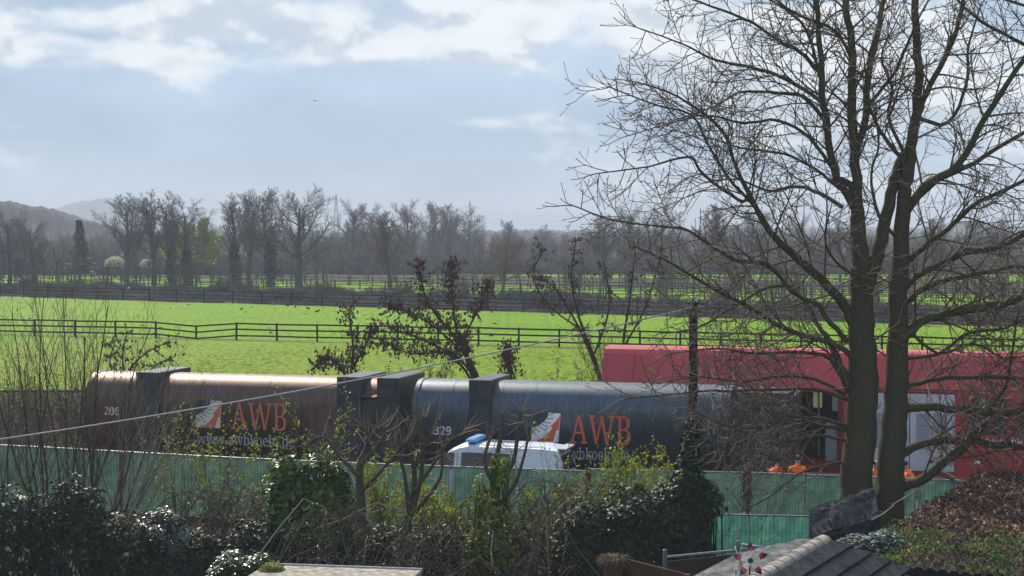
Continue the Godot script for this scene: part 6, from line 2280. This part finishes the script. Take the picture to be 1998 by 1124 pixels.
# secondary branches that leave a limb, sag a little and turn up again, each with twigs that end in a bud
func twigs_on(pr: Array, parent: Node, _o: Node, from: float, dens: float, most: int) -> void:
	var pts: PackedVector3Array = pr[0]
	var rad: PackedFloat32Array = pr[1]
	var st := Shape.new()
	var run := 0.0
	var nxt := 0.0
	var tot := 0.0
	for i in pts.size() - 1:
		tot += pts[i].distance_to(pts[i + 1])
	var made := 0
	var ph := R(0, TAU)
	for i in pts.size() - 1:
		var sg := pts[i].distance_to(pts[i + 1])
		while nxt < run + sg and made < most:
			var u := nxt / tot
			nxt += R(0.25, 0.6) / dens
			if u < from: continue
			made += 1
			ph += GOLD
			var p := pts[i].lerp(pts[i + 1], clampf((nxt - run) / sg, 0.0, 1.0))
			var tg := (pts[i + 1] - pts[i]).normalized()
			var sd := tg.cross(Vector3(0.3, 0.1, 1).normalized()).normalized().rotated(tg, ph)
			var d := (tg * R(0.4, 0.9) + sd * R(0.6, 1.0) + Vector3(0, R(-0.15, 0.3), 0)).normalized()
			var l := R(0.9, 3.0) * (1.0 - 0.66 * u) * (0.8 + minf(rad[i], 0.12) * 2.5)
			branchlet(st, p, d, l, clampf(rad[i] * 0.4, 0.012, 0.030), 0)
		run += sg
	branchlet(st, pts[-1], (pts[-1] - pts[-2]).normalized(), 0.8, rad[-1], 1)
	if st.v.size() > 0:
		stuff(obj("twigs", st, M.twig, parent))

func branchlet(st: Shape, p: Vector3, d: Vector3, l: float, r: float, lv: int) -> void:
	var segs: int = [9, 7, 4][lv]
	var pts := PackedVector3Array([p])
	var rad := PackedFloat32Array([r])
	var q := p
	var sag := R(-0.13, 0.02)
	var lift := R(0.16, 0.34)
	for i in segs:
		var u := float(i) / segs
		d = (d + ball_dir() * 0.10 + Vector3(0, lerpf(sag, lift, u * u), 0)).normalized()
		q += d * l / segs
		pts.append(q)
		rad.append(lerpf(r, [0.0085, 0.0068, 0.0062][lv], float(i + 1) / segs))
	# the bud
	pts.append(q + d * 0.02); rad.append(0.012)
	pts.append(q + d * 0.055); rad.append(0.002)
	st.col = Color(0.085, 0.066, 0.048).lerp(Color(0.34, 0.285, 0.225), R() * (0.25 + 0.35 * lv))
	st.tube(pts, rad, [5, 4, 3][lv])
	if lv == 2:
		return
	var cnt := int(l * (R(3.0, 4.6) if lv == 0 else R(2.6, 4.6)))
	var side := 1.0
	for k in cnt:
		var u := lerpf(0.12, 0.97, (k + R(0.1, 0.9)) / cnt)
		var f := u * segs
		var b := int(minf(f, segs - 0.01))
		var o := pts[b].lerp(pts[b + 1], f - b)
		var tg := (pts[b + 1] - pts[b]).normalized()
		var sd := tg.cross((Vector3(0.2, 0.25, 1) + ball_dir() * 0.9).normalized()).normalized() * side
		side = -side
		var cd := (tg * 0.9 + sd * R(0.45, 0.85)).normalized()
		var cl := (R(0.45, 1.25) * (1.15 - 0.6 * u) * (0.5 + 0.25 * l)) if lv == 0 else R(0.14, 0.45) * (0.6 + 0.5 * l)
		branchlet(st, o, cd, cl, minf(lerpf(r, 0.0085, u) * 0.75, [0.013, 0.0085, 0.0][lv]), lv + 1)


# ---------------------------------------------------------------- birds
func small_life() -> void:
	rng.seed = 808
	var fly := thing("flying_bird", "lone dark bird gliding in the grey sky left of centre", "bird", at(615, 197, 150.0), 0.3)
	var s := Shape.new()
	s.col = Color(0.03, 0.03, 0.032)
	s.tube(PackedVector3Array([Vector3(0, 0, -0.22), Vector3(0, 0, -0.12), Vector3(0, 0.01, 0.05), Vector3(0, 0, 0.18), Vector3(0, 0.01, 0.26)]), PackedFloat32Array([0.015, 0.05, 0.06, 0.035, 0.005]), 8)
	var g: Array = []
	for k in 13:
		var u := -1.0 + k / 6.0
		var y := 0.16 * absf(u) - 0.10 * u * u + u * -0.07
		var ch := 0.13 * (1.0 - 0.6 * absf(u))
		g.append(Vector3(u * 0.45, y, -ch + 0.06 * absf(u)))
		g.append(Vector3(u * 0.45, y + 0.012, ch * 0.4))
		g.append(Vector3(u * 0.45, y, ch))
	var gg: Array = []
	for k in 13:
		for j in 3: gg.append(g[k * 3 + j])
	s.sheet(gg, 3, Vector3.UP)
	obj("body", s, M.hi_vis, fly)
	var crow := Shape.new()
	bird_shape(crow, Color(0.012, 0.012, 0.014))
	var egret := Shape.new()
	bird_shape(egret, Color(0.7, 0.7, 0.68))
	var cm := crow.mesh()
	var em := egret.mesh()
	var proto: Node3D = null
	for a in [[664, 603], [672, 604], [690, 603], [560, 600], [576, 603], [619, 612], [740, 606], [408, 594], [530, 597], [470, 607], [655, 600], [600, 606]]:
		var d: float = 7.0 * F / (a[1] - 455.0)
		var o: Node3D
		if proto == null:
			proto = thing("crow", "black crow pecking on the bright green paddock", "bird", spot(a[0], d), R(0, TAU), "crows on the paddock")
			same("body", cm, M.hi_vis, proto, Transform3D.IDENTITY)
		else:
			dup(proto, "crow", spot(a[0], d), R(0, TAU), Vector3.ONE * R(0.85, 1.1), "black crow pecking on the bright green paddock", "crows on the paddock")
	for a in [[250, 565, 196.0, "white bird perched on the far fence under the broad bare tree"], [398, 573, 186.0, "white bird on the far fence below the yellow-green tree"]]:
		var o := thing("white_bird", a[3], "bird", at(a[0], a[1], a[2]) - Vector3(0, 0.15, 0), R(0, 6), "white birds on the far fence")
		o.scale = Vector3.ONE * 1.25
		same("body", em, M.hi_vis, o, Transform3D.IDENTITY)
	# molehills
	var m := Shape.new()
	m.col = Color(0.05, 0.042, 0.03)
	for k in 70:
		var d := R(112, 165)
		var x := R(-0.3, 0.25) * d
		if d > edge(x) - 3.0: continue
		m.ball(Vector3(x, 0.03, -d), Vector3(R(0.12, 0.3), R(0.05, 0.12), R(0.12, 0.25)), 4, 7)
	tag(stuff(obj("molehills", m, M.far_bark)), "small dark molehills dotted over the bright paddock", "molehills")

func bird_shape(s: Shape, c: Color) -> void:
	s.col = c
	s.tube(PackedVector3Array([Vector3(0, 0.16, -0.26), Vector3(0, 0.19, -0.14), Vector3(0, 0.21, 0), Vector3(0, 0.25, 0.10), Vector3(0, 0.31, 0.15), Vector3(0, 0.33, 0.19), Vector3(0, 0.32, 0.26)]), PackedFloat32Array([0.015, 0.06, 0.09, 0.075, 0.045, 0.045, 0.004]), 8)
	for e in [-0.035, 0.035]:
		s.rod(Vector3(e, 0.0, 0.02), Vector3(e, 0.15, 0.0), 0.009, 4)
